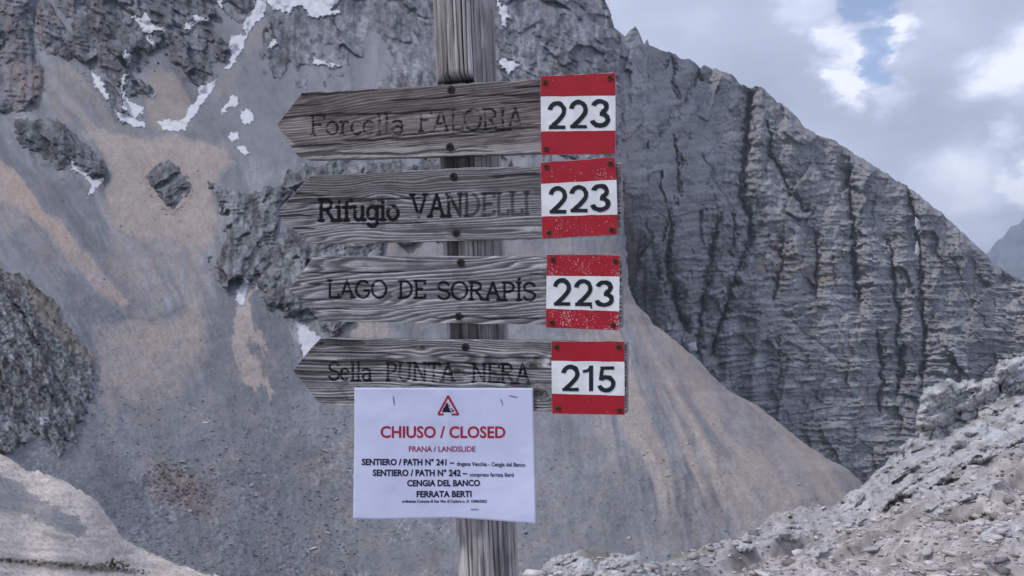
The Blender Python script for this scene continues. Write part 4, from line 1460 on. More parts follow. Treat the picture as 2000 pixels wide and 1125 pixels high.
def word_strokes(word, x0, x1, ytop0, ytop1, ybot0, ybot1, off=0.0):
    """polylines in sign-plane metres for a word that fills the photo box"""
    tot = sum(G[c][0] for c in word)
    x = 0
    res = []
    for c in word:
        w_, st = G[c]
        for pl in st:
            q = []
            for (gx, gy) in pl:
                fx = (x + gx) / tot
                yt = ytop0 + (ytop1 - ytop0) * fx
                yb = ybot0 + (ybot1 - ybot0) * fx
                q.append((x0 + (x1 - x0) * fx, yb + (yt - yb) * gy))
            q = np.array(q)
            m = uv(q[:, 0], q[:, 1], off)
            res.append([tuple(k) for k in m])
        x += w_
    return res


BOARDS = [
    dict(poly=[(590, 180), (760, 172), (1053, 154.5), (1198, 147), (1198, 297), (1053, 297.5), (800, 306), (596, 311), (580, 303), (547, 258), (542, 241)],
         words=[('Forcella', 604, 790, 226, 222, 264, 262), ('FALORIA', 816, 1024, 216, 212, 257, 252)], str=.62, wst=.0020, seed=1,
         freq=210, warp=1.2, knots=[], light=(.40, .375, .365), darkc=(.125, .108, .103), amp=.0009,
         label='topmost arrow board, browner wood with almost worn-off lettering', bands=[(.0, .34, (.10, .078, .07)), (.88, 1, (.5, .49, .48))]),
    dict(poly=[(606, 343), (780, 335), (916, 327), (1056, 325), (1213, 316), (1213, 457), (1056, 465.5), (800, 472), (597, 475), (590, 462), (542, 420), (548, 406)],
         words=[('Rifugio', 620, 780, 390, 390, 431, 429), ('VANDELLI', 801, 1036, 381, 377, 424, 419)], str=1.0, wst=.0027, seed=2,
         freq=215, warp=1.7, knots=[(742, 392, .009)], light=(.52, .515, .53), darkc=(.11, .108, .112), amp=.0012,
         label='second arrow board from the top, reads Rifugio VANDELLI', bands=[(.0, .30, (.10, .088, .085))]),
    dict(poly=[(612, 500), (780, 500), (1067, 500), (1214, 503), (1214, 641), (1067, 634), (850, 631), (624, 627), (600, 600), (564, 563), (585, 540)],
         words=[('LAGO', 638, 756, 548, 549, 581, 582), ('DE', 777, 832, 549, 549, 582, 582), ('SORAPJS', 853, 1047, 551, 553, 584, 587)], str=1.15, wst=.0023, seed=3,
         freq=120, warp=2.2, knots=[], light=(.62, .62, .64), darkc=(.11, .11, .115), amp=.0016,
         label='third arrow board from the top, reads LAGO DE SORAPIS', bands=[]),
    dict(poly=[(624, 661), (780, 662), (1078, 665.5), (1224, 669), (1224, 806), (1078, 804.5), (850, 797), (623, 789), (610, 770), (572, 724), (590, 700)],
         words=[('Sella', 640, 726, 708, 709, 742, 744), ('PUNTA', 752, 889, 709, 710, 744, 745), ('NERA', 920, 1036, 711, 712, 746, 749)], str=1.1, wst=.0022, seed=4,
         freq=200, warp=2.1, knots=[(1052, 768, .016), (825, 680, .006), (627, 671, .005), (893, 726, .010), (1040, 715, .012)], light=(.57, .565, .58), darkc=(.09, .088, .09), amp=.0014,
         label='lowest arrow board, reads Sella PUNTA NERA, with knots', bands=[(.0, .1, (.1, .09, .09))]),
]


def board(b):
    pl = np.array(b['poly'], float)
    P = uv(pl[:, 0], pl[:, 1])
    poly = [tuple(p) for p in P]
    u0, u1 = P[:, 0].min(), P[:, 0].max()
    # each column runs between the lower and the upper outline
    n = len(poly)
    NU, NV = 500, 114
    us = np.linspace(u0 + 1e-5, u1 - 1e-5, NU)
    top = np.full(NU, -1e9)
    botm = np.full(NU, 1e9)
    for i in range(n):
        (ax, ay), (bx, by) = poly[i], poly[(i + 1) % n]
        if abs(ax - bx) < 1e-9: continue
        m = (us >= min(ax, bx)) & (us <= max(ax, bx))
        y = ay + (by - ay) * (us - ax) / (bx - ax)
        top = np.where(m, np.maximum(top, y), top)
        botm = np.where(m, np.minimum(botm, y), botm)
    sd = b['seed']
    top = top + .0006 * fbm(us * 70, us * 0 + sd, 3, sd)
    botm = botm + .0006 * fbm(us * 70, us * 0 + sd + 5, 3, sd)
    tt = np.linspace(0, 1, NV)[:, None]
    # straight rows (real grain direction), clipped to the outline
    U = np.repeat(us[None], NV, 0)
    Vv = top[None] + tt * (botm - top)[None]
    # grain phase
    ph = Vv * b['freq'] + b['warp'] * fbm(U * 5.5 + sd * 3, Vv * 9 + sd, 2, sd) + .25 * afbm(U * 12, Vv * 60, 3, sd + 2)
    ph = ph + 1.5 * vn(Vv * 42 + sd * 7, U * 1.5, sd) + .8 * vn(Vv * 110, U * 3, sd + 3)
    ph = ph - U * b['freq'] * {1: .06, 2: .03, 3: .17 * np.clip((top.max() - Vv) / (top.max() - botm.min()), 0, 1) ** 1.5, 4: -.01}[sd]
    kn = np.zeros(U.shape)
    for kx, ky, kr in b['knots']:
        k = uv(kx, ky)
        dx, dy = (U - k[0]) / (kr * 1.9), (Vv - k[1]) / kr
        rr_ = np.sqrt(dx * dx + dy * dy)
        bend = np.exp(-rr_ ** 2 / 2.2)
        ph = ph - (Vv - k[1]) * b['freq'] * .72 * np.exp(-rr_ ** 2 / 3.2)
        core = sstep(.75, .55, rr_)
        ph = ph * (1 - core) + core * (rr_ * 4.2 + .3 * fbm(U * 90, Vv * 90, 2, 3))
        kn += np.exp(-(rr_ * 2.6) ** 2)
    fr = ph - np.floor(ph)
    saw = np.where(fr < .72, fr / .72, (1 - fr) / .28)             # slow rise, sharp fall: ridges of hard latewood
    bandv = .55 + .45 * np.clip(.5 + vn(np.floor(ph) * .73, U * 3, sd + 1), 0, 1)
    gr = saw ** 1.5 * bandv
    fib = afbm(U * 22, Vv * 900, 3, sd + 4)
    checks = .8 * sstep(.62, .74, afbm(U * 5 + 3 * sd, (Vv + .002 * fbm(U * 20, Vv * 20, 2, 1)) * 190, 2, sd + 6))
    pat = np.clip(1 + .35 * fbm(U * 14, Vv * 50, 3, sd + 9), .5, 1.5)
    hgt = b['amp'] * (gr - .6) + .00025 * fib - .0022 * checks - .0018 * kn
    C = blend(np.ones(U.shape + (3,)) * np.array(b['darkc']), np.clip(gr * 1.05 + .14 * fib, 0, 1), np.array(b['light']))
    big = 1 + .18 * fbm(U * 9, Vv * 40, 3, sd + 7)
    C = C * (big * (.55 + .45 * pat))[..., None]
    C = blend(C, .5 * sstep(.35, 1.0, fbm(U * 26, Vv * 60, 4, sd + 11)), (.085, .08, .078))
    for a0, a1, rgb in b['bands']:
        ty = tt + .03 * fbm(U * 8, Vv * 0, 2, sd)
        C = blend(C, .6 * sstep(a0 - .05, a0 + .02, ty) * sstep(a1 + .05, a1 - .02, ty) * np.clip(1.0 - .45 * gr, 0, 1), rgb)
    C = blend(C, .8 * checks, (.03, .028, .028))
    C = blend(C, np.clip(kn * 1.2, 0, .9), (.05, .042, .038))
    # routed letters with black paint left in them
    grain_gap = .5 + .5 * np.clip(gr, 0, 1)
    for wd in b['words']:
        for pl_ in word_strokes(*wd):
            q = np.array(pl_)
            i0 = np.searchsorted(us, q[:, 0].min() - .006)
            i1 = np.searchsorted(us, q[:, 0].max() + .006)
            if i1 - i0 < 2: continue
            d, _ = pline(U[:, i0:i1] + .0005 * fbm(U[:, i0:i1] * 300, Vv[:, i0:i1] * 300, 2, 3), Vv[:, i0:i1], pl_)
            wear = sstep(-.45, .05, fbm(U[:, i0:i1] * 55, Vv[:, i0:i1] * 110, 3, sd + 3) + 1.5 * (b['str'] - .55))
            if b['seed'] == 2:
                wear *= 1 - .4 * sstep(.28, .36, (U[:, i0:i1] - us[0]) / (us[-1] - us[0]) * .56)
            if b['seed'] != 2:
                wear = wear * (.25 + .75 * sstep(.8, .45, gr[:, i0:i1]))
            ws_ = b['wst'] * (1.25 if wd[0] == 'Rifugio' else 1)
            m = sstep(ws_ * 1.15, ws_ * .75, d)
            hgt[:, i0:i1] = np.minimum(hgt[:, i0:i1], hgt[:, i0:i1] * (1 - m) + m * (-.0016))
            mm = m * np.clip(wear, .2, 1) * min(1, b['str'] + .3)
            C[:, i0:i1] = blend(C[:, i0:i1], mm, (.012, .012, .015))
            # raised silvery lip round the cut
    # brightness of the lit top edge, painted as a pale strip
    ed = np.minimum(Vv - botm[None], top[None] - Vv)
    ed = np.minimum(ed, us[-1] - U)
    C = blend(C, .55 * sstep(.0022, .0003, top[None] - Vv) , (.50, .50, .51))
    # the right end under the plate has to stay flat
    flat = sstep(uv(1050, 400)[0], uv(1056, 400)[0], U)
    hgt = hgt * (1 - flat) - .0004 * flat
    front = place(U, Vv, hgt)
    r, c = U.shape
    Vall = [front.reshape(-1, 3)]
    Call = [C.reshape(-1, 3)]
    fr_ = grid_faces(r, c)
    faces = [fr_]
    # rim and back
    ring = np.concatenate([np.arange(c), (np.arange(1, r) * c + c - 1), ((r - 1) * c + np.arange(c - 2, -1, -1)), (np.arange(r - 2, 0, -1) * c)])
    Rp = Vall[0][ring] - (THK + hgt.reshape(-1)[ring])[:, None] * NR
    k0 = r * c
    # rim front duplicate for a crisp edge
    Vall += [Vall[0][ring].copy(), Rp]
    endg = .24 + .1 * RNG.rand(len(ring), 1)
    Call += [np.repeat(endg, 3, 1) * [1.05, 1.03, 1.05], np.repeat(endg * .8, 3, 1)]
    m_ = len(ring)
    i = np.arange(m_)
    faces.append(np.stack([k0 + i, k0 + (i + 1) % m_, k0 + m_ + (i + 1) % m_, k0 + m_ + i], 1))
    # back as strips between upper and lower edge
    ub = k0 + m_ + np.arange(c)
    lb = np.empty(c, int)
    lowring = c - 1 + (r - 1) + np.arange(c - 1, -1, -1)
    lb = k0 + m_ + (c - 1 + (r - 1) + (c - 1) - np.arange(c))
    j = np.arange(c - 1)
    faces.append(np.stack([ub[j], ub[j + 1], lb[j + 1], lb[j]], 1))
    o = mesh_obj('sign_board', np.vstack(Vall), np.vstack(faces), M_WOOD, root, np.vstack(Call))
    o['label'] = b['label']
    return o


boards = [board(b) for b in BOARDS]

# --- screws
M_SCREW = flat_mat('rusty_screw', (.035, .03, .03), 500, .5, .55, .4, .6)
M_RUST = flat_mat('rust', (.10, .045, .03), 600, .5, .7, .3, .3)


def disc(cx, cy, n0, r, dome, mat, name, parent, cross=True, segs=20, ring=True):
    """a screw head: domed disc with a raised washer edge and a cross recess"""
    V, Fc = [], []
    rings = [(1.0, -dome * .2), (1.0, dome * .55), (.86, dome * .9), (.55, dome), (.40, dome), (.34, dome * .15)]
    for rr_, hh in rings:
        for k in range(segs):
            a = 2 * math.pi * k / segs
            V.append(place(cx + r * rr_ * math.cos(a), cy + r * rr_ * math.sin(a), n0 + hh))
    V.append(place(cx, cy, n0 + dome * .1))
    for i in range(len(rings) - 1):
        for k in range(segs):
            Fc.append([i * segs + k, i * segs + (k + 1) % segs, (i + 1) * segs + (k + 1) % segs, (i + 1) * segs + k])
    for k in range(segs):
        Fc.append([(len(rings) - 1) * segs + k, (len(rings) - 1) * segs + (k + 1) % segs, len(V) - 1])
    return mesh_obj(name, np.array(V), Fc, mat, parent, smooth=False)


for bi, sx, sy in [(0, 881, 175), (0, 879, 287), (1, 886, 345), (1, 891, 455), (2, 900, 513), (2, 896, 618), (3, 909, 678)]:
    u_, v_ = uv(sx, sy)
    disc(u_, v_, 0.0, .0062, .0024, M_SCREW, 'screw', boards[bi])


# --- number plates
def red_mat(name, speck):
    m, t, b = new_mat(name, .42, .4)
    co = N(t, 'ShaderNodeTexCoord')
    vo = N(t, 'ShaderNodeTexNoise')
    vo.inputs['Scale'].default_value = 420
    vo.inputs['Detail'].default_value = 3
    t.links.new(co.outputs['Object'], vo.inputs['Vector'])
    cl = N(t, 'ShaderNodeTexNoise')
    cl.inputs['Scale'].default_value = 45
    t.links.new(co.outputs['Object'], cl.inputs['Vector'])
    ma = N(t, 'ShaderNodeMath', operation='MULTIPLY_ADD')
    t.links.new(cl.outputs['Fac'], ma.inputs[0])
    ma.inputs[1].default_value = .35
    ma.inputs[2].default_value = -.175
    ad = N(t, 'ShaderNodeMath', operation='ADD')
    t.links.new(ma.outputs[0], ad.inputs[0])
    t.links.new(vo.outputs['Fac'], ad.inputs[1])
    r = N(t, 'ShaderNodeValToRGB')
    r.color_ramp.elements[0].position = speck
    r.color_ramp.elements[1].position = speck + .03
    r.color_ramp.elements[0].color = (.42, .010, .024, 1)
    r.color_ramp.elements[1].color = (.60, .36, .38, 1)
    t.links.new(ad.outputs[0], r.inputs[0])
    n2_ = N(t, 'ShaderNodeTexNoise')
    n2_.inputs['Scale'].default_value = 35
    n2_.inputs['Detail'].default_value = 5
    t.links.new(co.outputs['Object'], n2_.inputs['Vector'])
    mr = N(t, 'ShaderNodeMapRange')
    mr.inputs['To Min'].default_value = .72
    mr.inputs['To Max'].default_value = 1.2
    t.links.new(n2_.outputs['Fac'], mr.inputs['Value'])
    s_ = N(t, 'ShaderNodeVectorMath', operation='SCALE')
    t.links.new(r.outputs[0], s_.inputs[0])
    t.links.new(mr.outputs[0], s_.inputs['Scale'])
    t.links.new(s_.outputs[0], b.inputs['Base Color'])
    bp = N(t, 'ShaderNodeBump')
    bp.inputs['Strength'].default_value = .25
    bp.inputs['Distance'].default_value = .0006
    t.links.new(n2_.outputs['Fac'], bp.inputs['Height'])
    t.links.new(bp.outputs[0], b.inputs['Normal'])
    return m


M_RED1 = red_mat('red_enamel_clean', .75)
M_RED2 = red_mat('red_enamel_speckled', .665)
M_RED3 = red_mat('red_enamel_chipped', .62)
M_WHITE = flat_mat('white_enamel', (.84, .86, .87), 30, .06, .4, .4)
M_PLATE = flat_mat('plate_edge', (.42, .40, .40), 80, .3, .5, .4)
M_BLACK = flat_mat('black_paint', (.012, .014, .022), 60, .3, .5, .35)


def quad_prism(name, corners, n0, n1, mat, parent, wav=0.0, nx=24, seed=0):
    """corners TL TR BR BL in photo points, a thin slab between n0 and n1 with slightly uneven edges"""
    TL, TR, BR, BL = [np.array(c_, float) for c_ in corners]
    f = np.linspace(0, 1, nx)
    top = TL[None] + (TR - TL)[None] * f[:, None]
    bt = BL[None] + (BR - BL)[None] * f[:, None]
    if wav:
        top[1:-1, 1] += wav * fbm(f[1:-1] * 7, f[1:-1] * 0 + seed, 3, seed)
        bt[1:-1, 1] += wav * fbm(f[1:-1] * 7, f[1:-1] * 0 + seed + 4, 3, seed + 2)
    a = uv(top[:, 0], top[:, 1], n1)
    b_ = uv(bt[:, 0], bt[:, 1], n1)
    V = np.vstack([place(a[:, 0], a[:, 1], n1), place(b_[:, 0], b_[:, 1], n1), place(a[:, 0], a[:, 1], n0), place(b_[:, 0], b_[:, 1], n0)])
    Fc = []
    for i in range(nx - 1):
        Fc.append([i, nx + i, nx + i + 1, i + 1])
        Fc.append([2 * nx + i, i, i + 1, 2 * nx + i + 1])
        Fc.append([nx + i, 3 * nx + i, 3 * nx + i + 1, nx + i + 1])
        Fc.append([2 * nx + i + 1, 3 * nx + i + 1, 3 * nx + i, 2 * nx + i])
    Fc.append([0, 2 * nx, 3 * nx, nx])
    Fc.append([nx - 1, 2 * nx - 1, 4 * nx - 1, 3 * nx - 1])
    return mesh_obj(name, V, Fc, mat, parent, smooth=False)


def thick(pl_, w_, cap=0.0):
    """strip polygon along a polyline, width w_ (unit glyph box, x already in aspect units)"""
    p = np.array(pl_, float)
    t = np.gradient(p, axis=0)
    t /= np.linalg.norm(t, axis=1)[:, None] + 1e-9
    nrm = np.stack([-t[:, 1], t[:, 0]], 1)
    ww = np.asarray(w_) if np.ndim(w_) else np.full(len(p), w_)
    return p + nrm * ww[:, None] / 2, p - nrm * ww[:, None] / 2


ASP = .70   # digit width over height
Wd = .165
DIG = {
    '2': [thick(arc(.345, .655, .265, .275, 172, -28, 18) + [(.50, .42), (.36, .27), (.22, .15), (.14, .06)], Wd), thick([(.04, .065), (.66, .065)], .13)],
    '3': [thick(arc(.335, .735, .225, .195, 170, -78, 16), Wd), thick(arc(.335, .28, .27, .21, 92, -172, 20), Wd), ],
    '1': [thick([(.47, 0), (.47, 1)], .17), thick([(.12, .77), (.27, .785), (.38, .84), (.44, .92)], .12)],
    '5': [thick([(.12, .935), (.63, .935)], .13), thick([(.20, .96), (.155, .70), (.13, .46)], .13), thick(arc(.335, .325, .265, .255, 140, -165, 22), Wd)],
}


def digit(name, ch, box, n0, parent, seed=0):
    x0, x1, y0, y1 = box          # photo points: left, right, top, bottom
    V, Fc = [], []
    for k, (a, b_) in enumerate(DIG[ch]):
        nz_ = n0 + .00012 * k
        jit = .012 * fbm(np.arange(len(a)) * .9, np.full(len(a), seed + k * 3.0), 2, seed)[:, None]
        a = a + jit
        b_ = b_ - jit * .6
        base = len(V)
        for s_ in (a, b_):
            px_ = x0 + (x1 - x0) * s_[:, 0] / ASP
            py_ = y1 + (y0 - y1) * s_[:, 1]
            m = uv(px_, py_, nz_)
            V += list(place(m[:, 0], m[:, 1], nz_))
        for s_ in (a, b_):
            px_ = x0 + (x1 - x0) * s_[:, 0] / ASP
            py_ = y1 + (y0 - y1) * s_[:, 1]
            m = uv(px_, py_, nz_)
            V += list(place(m[:, 0], m[:, 1], nz_ - .0003 - .00012 * k))
        n = len(a)
        for i in range(n - 1):
            Fc.append([base + i, base + n + i, base + n + i + 1, base + i + 1])
            Fc.append([base + i, base + i + 1, base + 2 * n + i + 1, base + 2 * n + i])
            Fc.append([base + n + i + 1, base + n + i, base + 3 * n + i, base + 3 * n + i + 1])
        Fc.append([base, base + 2 * n, base + 3 * n, base + n])
        Fc.append([base + n - 1, base + 2 * n - 1, base + 4 * n - 1, base + 3 * n - 1])
    return mesh_obj(name, np.array(V), Fc, M_BLACK, parent, smooth=False)


def c5(x, y, oy):
    return (1030 + x / 3.214, oy + y / 3.214)


PL = [
    dict(c=[(1055.5, 149), (1202, 141.5), (1202, 300.5), (1057, 303)], w=[(1055.9, 188.5), (1202, 186.6), (1202, 255), (1056.6, 257)], red=M_RED1,
         dig=[('2', 128, 245, 218, 392), ('2', 262, 380, 210, 388), ('3', 395, 522, 205, 382)], oy=130, riv=[(1064.5, 161), (1191, 152.5), (1067, 291)],
         label='topmost number plate, clean dark red and white, reads 223'),
    dict(c=[(1055.5, 317), (1201, 307), (1207, 459), (1058.6, 466)], w=[(1056.6, 359), (1204, 351), (1206, 419), (1058, 423)], red=M_RED2,
         dig=[('2', 133, 250, 752, 922), ('2', 264, 384, 745, 915), ('3', 396, 524, 737, 910)], oy=130, riv=[(1067, 326), (1192, 319.5), (1072.5, 455), (1195, 448.5)],
         label='second number plate from the top, lightly speckled red, reads 223'),
    dict(c=[(1068, 497), (1210.5, 498), (1209, 645.5), (1066, 640)], w=[(1067.6, 538.5), (1210, 540), (1209.5, 608), (1066.6, 603)], red=M_RED3,
         dig=[('2', 160, 275, 205, 376), ('2', 293, 410, 210, 378), ('3', 423, 546, 218, 383)], oy=480, riv=[(1080, 506.5), (1201.5, 510), (1078, 630.5), (1197, 635)],
         label='third number plate from the top, heavily speckled red, reads 223'),
    dict(c=[(1076.7, 666), (1219, 666.7), (1220.4, 810.4), (1078, 808)], w=[(1077, 704.6), (1219.6, 706.5), (1220, 773), (1077.8, 769)], red=M_RED1,
         dig=[('2', 213, 328, 748, 913), ('1', 330, 434, 752, 912), ('5', 438, 556, 757, 919)], oy=480, riv=[(1087, 677), (1208, 677), (1090, 797.5), (1210, 801.5)],
         label='lowest number plate, bright red and white, reads 215'),
]
for i, p in enumerate(PL):
    plate = quad_prism('number_plate', p['c'], .0004, .0022, M_PLATE, root, .25, seed=i)
    plate['label'] = p['label']
    TL, TR, BR, BL = p['c']
    WTL, WTR, WBR, WBL = p['w']
    e_ = .6
    quad_prism('red_stripe', [(TL[0] + e_, TL[1] + e_), (TR[0] - e_, TR[1] + e_), WTR, WTL], .0021, .0026, p['red'], plate, .6, seed=i + 1)
    quad_prism('white_stripe', [WTL, WTR, WBR, WBL], .0021, .00245, M_WHITE, plate, .0, seed=i + 1)
    quad_prism('red_stripe', [WBL, WBR, (BR[0] - e_, BR[1] - e_), (BL[0] + e_, BL[1] - e_)], .0021, .0026, p['red'], plate, .6, seed=i + 7)
    for k, (ch, x0, x1, y0, y1) in enumerate(p['dig']):
        a = c5(x0, y0, p['oy'])
        b_ = c5(x1, y1, p['oy'])
        digit('digit', ch, (a[0], b_[0], a[1], b_[1]), .0031, plate, seed=i * 3 + k)
    for k, (x, y) in enumerate(p['riv']):
        u_, v_ = uv(x, y, .0026)
        disc(u_, v_, .0026, .0042, .0024, M_RUST, 'nail', plate)
# paint drip under the second digit of the third plate
plates = [o for o in root.children if o.name.startswith('number_plate')]
a = c5(392, 376, 480)
quad_prism('paint_drip', [(a[0], a[1]), (a[0] + 4.2, a[1] - .5), (a[0] + 4.6, a[1] + 6.5), (a[0] + 1.2, a[1] + 5)], .0024, .0030, M_BLACK, plates[2], nx=4)

# ================================================================== the paper notice
FOOTP = FOOT


def paper_n(fx, fy):
    """bulge of the sheet in front of the boards; fx 0..1 left to right, fy 0..1 top to bottom"""
    n = .0048 + .0016 * np.sin(fx * 6.0 + .6) * (1 - fy) + .002 * np.sin(fx * 4 + 2.2 * fy)
    n = n + .012 * sstep(.3, 1, fy) * (fx ** 2) + .006 * sstep(.35, 1, fy) * ((1 - fx) ** 2)
    n = n + .0008 * fbm(fx * 3, fy * 3, 2, 4) + .0016 * np.exp(-np.abs(fx - .52) / .03) + .0005 * fbm(fx * 9, fy * 7, 3, 6)
    for sx, sy in [(.22, .10), (.83, .10), (.885, .07)]:
        n = n - .0012 * np.exp(-(((fx - sx) / .09) ** 2 + ((fy - sy) / .10) ** 2))
    return np.maximum(n, .0035)


def paper_px(fx, fy):
    x = (692 + 349 * fx) * (1 - fy) + (690.5 + 356.5 * fx) * fy
    x = x + 1.2 * np.sin(fy * 5) * (1 - fx) * .6
    y = 757 + 1.2 * fx - .8 * np.sin(fx * 3.1) * 0
    yb = np.interp(fx, [0, .15, .35, .55, .75, 1], [1013.5, 1014.5, 1013, 1011.5, 1016, 1023.5])
    return x, y * (1 - fy) + yb * fy


def paper_pt(fx, fy, off=0.0):
    x, y = paper_px(fx, fy)
    n = paper_n(fx, fy) + off
    x, y, n = np.broadcast_arrays(x, y, n)
    d = np.stack([(x - 1000) / F, np.ones_like(x), (HY - y) / F], -1)
    t = (((P0 - CAMP) @ NR) + n) / (d @ NR)
    return CAMP + d * t[..., None]


PORG = np.asarray(paper_pt(np.array(.5), np.array(1.0)))
proot = bpy.data.objects.new('paper_notice', None)
COL.objects.link(proot)
proot.location = PORG
tag(proot, 'white printed CHIUSO / CLOSED landslide notice stapled to the lowest board', 'notice')
mpap, tpap, bpap = new_mat('paper', .7, .25)
co = N(tpap, 'ShaderNodeTexCoord')
no = N(tpap, 'ShaderNodeTexNoise')
no.inputs['Scale'].default_value = 14
no.inputs['Detail'].default_value = 4
tpap.links.new(co.outputs['Object'], no.inputs['Vector'])
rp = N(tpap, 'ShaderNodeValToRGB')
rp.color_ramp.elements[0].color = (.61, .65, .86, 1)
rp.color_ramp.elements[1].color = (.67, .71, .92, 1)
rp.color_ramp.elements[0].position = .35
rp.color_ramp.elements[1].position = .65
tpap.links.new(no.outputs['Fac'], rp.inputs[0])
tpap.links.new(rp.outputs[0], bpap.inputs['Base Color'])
nx, ny = 90, 66
FX, FY = np.meshgrid(np.linspace(0, 1, nx), np.linspace(0, 1, ny))
front = paper_pt(FX, FY) - PORG
back = paper_pt(FX, FY, -.00025) - PORG
fg = grid_faces(ny, nx)
ring = np.concatenate([np.arange(nx), (np.arange(1, ny) * nx + nx - 1), ((ny - 1) * nx + np.arange(nx - 2, -1, -1)), (np.arange(ny - 2, 0, -1) * nx)])
m_ = len(ring)
rim = np.stack([ring, np.roll(ring, -1), np.roll(ring, -1) + nx * ny, ring + nx * ny], 1)
mesh_obj('paper_sheet', np.vstack([front.reshape(-1, 3), back.reshape(-1, 3)]), np.vstack([fg, fg[:, ::-1] + nx * ny, rim]), mpap, proot)


def to_f(x, y):
    """photo point -> sheet fractions"""
    fx = (np.asarray(x, float) - 691.5) / 352
    fy = (np.asarray(y, float) - 757) / 257
    for _ in range(6):
        ax, ay = paper_px(fx, fy)
        fx = fx + (x - ax) / 352
        fy = fy + (y - ay) / 260
    return fx, fy


M_INK = flat_mat('black_ink', (.014, .016, .045), 90, .2, .6, .2)
M_INKR = flat_mat('red_ink', (.42, .022, .05), 90, .15, .6, .2)
M_INKP = flat_mat('dull_red_ink', (.33, .035, .085), 90, .15, .6, .2)
M_INKG = flat_mat('grey_ink', (.09, .095, .15), 90, .2, .6, .2)


def print_line(text, x0, x1, ytop, ybase, mat, bold=0.0, slope=0.0, cap='H', name='printed_line'):
    cu = bpy.data.curves.new('t', 'FONT')
    cu.body = text
    cu.size = 1
    cu.offset = bold
    cu.resolution_u = 3
    ob = bpy.data.objects.new('t', cu)
    COL.objects.link(ob)
    bpy.context.view_layer.update()
    me = bpy.data.meshes.new_from_object(ob.evaluated_get(bpy.context.evaluated_depsgraph_get()))
    co = np.empty(len(me.vertices) * 3)
    me.vertices.foreach_get('co', co)
    co = co.reshape(-1, 3)
    caph = .729
    fx_ = (co[:, 0] - co[:, 0].min()) / (co[:, 0].max() - co[:, 0].min())
    X_ = x0 + (x1 - x0) * fx_
    Y_ = ybase - (ybase - ytop) * co[:, 1] / caph + slope * fx_
    a, b_ = to_f(X_, Y_)
    P_ = paper_pt(a, b_, .00045) - PORG
    me.vertices.foreach_set('co', P_.astype(np.float32).ravel())
    me.update()
    me.materials.clear()
    me.materials.append(mat)
    me.name = name
    o = bpy.data.objects.new(name, me)
    COL.objects.link(o)
    o.parent = proot
    bpy.data.objects.remove(ob)
    return o


print_line('CHIUSO / CLOSED', 743, 987, 831.5, 854.5, M_INKR, .022, .5)
print_line('FRANA / LANDSLIDE', 798.5, 928.5, 871.2, 882, M_INKP, .018)
print_line('SENTIERO / PATH N° 241 –', 706.5, 887, 895.8, 908, M_INK, .036, .6)
print_line('dogana Vecchia - Cengia del Banco', 892, 1026, 901.3, 909.3, M_INKG, .03, 2.2)
print_line('SENTIERO / PATH N° 242 –', 728, 912.5, 916.8, 929.2, M_INK, .036, .4)
print_line('compreso ferrata Berti', 917, 1003.5, 922.6, 930.4, M_INKG, .03, .8)
print_line('CENGIA DEL BANCO', 795, 937.5, 937.2, 949.3, M_INK, .036, -.3)
print_line('FERRATA BERTI', 813.5, 921, 958.8, 970.8, M_INK, .036, -.4)
print_line('ordinanza Comune di San Vito di Cadore n. 31 10/06/2022', 784.7, 951, 976, 981.5, M_INK, .03)


def print_poly(name, pts, mat, off=.0004, parent=None):
    p = np.array(pts, float)
    a, b_ = to_f(p[:, 0], p[:, 1])
    return mesh_obj(name, paper_pt(a, b_, off) - PORG, [list(range(len(pts)))], mat, parent or proot, smooth=False)


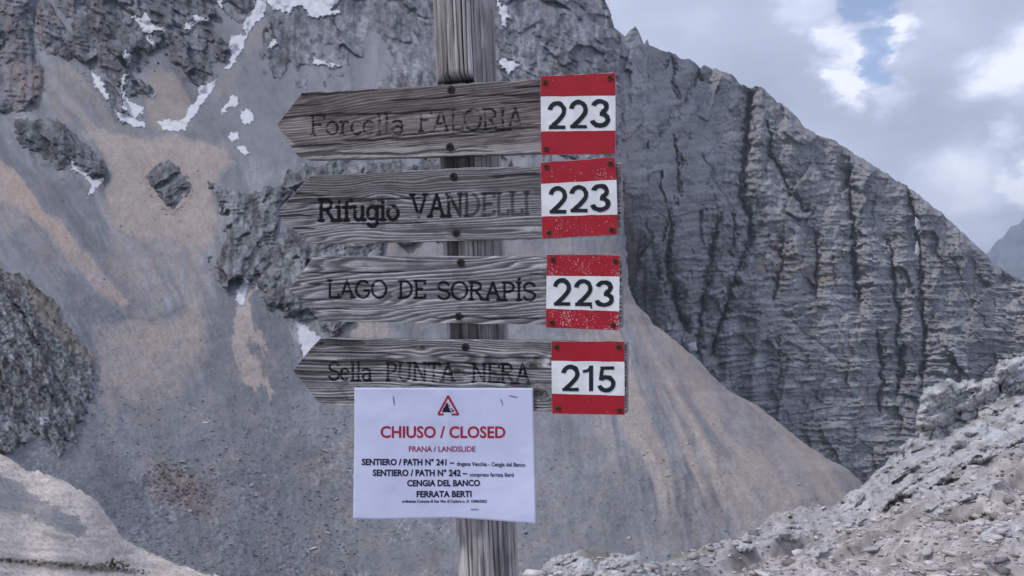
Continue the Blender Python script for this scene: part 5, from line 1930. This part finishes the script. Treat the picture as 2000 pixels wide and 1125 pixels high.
M_PAP2 = flat_mat('white_print', (.66, .69, .86), 30, .03, .7, .2)
tri = print_poly('warning_triangle', [(873.2, 772.5), (877, 772.5), (896.8, 808.5), (895, 811.5), (856, 811.5), (854.3, 808.5)], M_INKR, .0005)
print_poly('triangle_field', [(875, 778.5), (891.8, 807.6), (859.4, 807.6)], M_PAP2, .0007, tri)
print_poly('mountain_symbol', [(863, 805), (866, 797), (869, 793), (872, 786.5), (874.3, 787), (875.3, 793), (878, 799), (880, 805)], M_INK, .0009, tri)
for (x, y, s_) in [(878, 793, 1.5), (881.5, 798.5, 1.7), (884.5, 802.5, 2.3), (880.5, 803.5, 1.2), (876.5, 790, .9)]:
    print_poly('falling_rock_symbol', [(x + s_ * math.cos(k), y + s_ * math.sin(k)) for k in (0, 1.1, 2.2, 3.3, 4.3, 5.3)], M_INK, .0009, tri)
M_STAPLE = flat_mat('staple_steel', (.22, .22, .24), 500, .3, .35, .5, .9)
for (xa, ya), (xb, yb) in [((768, 774.5), (769.3, 790.5)), ((978, 778.5), (981.5, 791)), ((994, 772.5), (1010, 775.5)), ((919, 994.8), (934, 994))]:
    d = np.array([xb - xa, yb - ya])
    d /= np.linalg.norm(d)
    nn = np.array([-d[1], d[0]]) * .55
    Vs, Fs = [], []
    for off in (.0003, .0011):
        for q in ((xa, ya) + nn, (xb, yb) + nn, (xb, yb) - nn, (xa, ya) - nn):
            a, b_ = to_f(q[0], q[1])
            Vs.append(paper_pt(np.array(a), np.array(b_), off) - PORG)
    Fs = [[0, 1, 2, 3], [7, 6, 5, 4], [0, 4, 5, 1], [1, 5, 6, 2], [2, 6, 7, 3], [3, 7, 4, 0]]
    mesh_obj('staple', np.array(Vs), Fs, M_STAPLE, proot, smooth=False)

# ------------------------------------------------------------------ the mountain air
HZ = True
if HZ:
    import bmesh
    bm = bmesh.new()
    bmesh.ops.create_cube(bm, size=1)
    me = bpy.data.meshes.new('haze')
    zb, zt = -331.0, 860.0
    for v in bm.verts:
        v.co = (v.co.x * 21000, v.co.y * 21000, zb if v.co.z < 0 else zt)
    bm.to_mesh(me)
    bm.free()
    hz = bpy.data.objects.new('haze', me)
    COL.objects.link(hz)
    m = bpy.data.materials.new('mountain_air')
    m.use_nodes = True
    t = m.node_tree
    for n in list(t.nodes): t.nodes.remove(n)
    o_ = N(t, 'ShaderNodeOutputMaterial')
    pv = N(t, 'ShaderNodeVolumePrincipled')
    pv.inputs['Color'].default_value = (.76, .85, 1, 1)
    pv.inputs['Density'].default_value = 8.5e-5
    pv.inputs['Anisotropy'].default_value = 0.0
    t.links.new(pv.outputs[0], o_.inputs['Volume'])
    me.materials.append(m)
    tag(hz, kind='stuff')
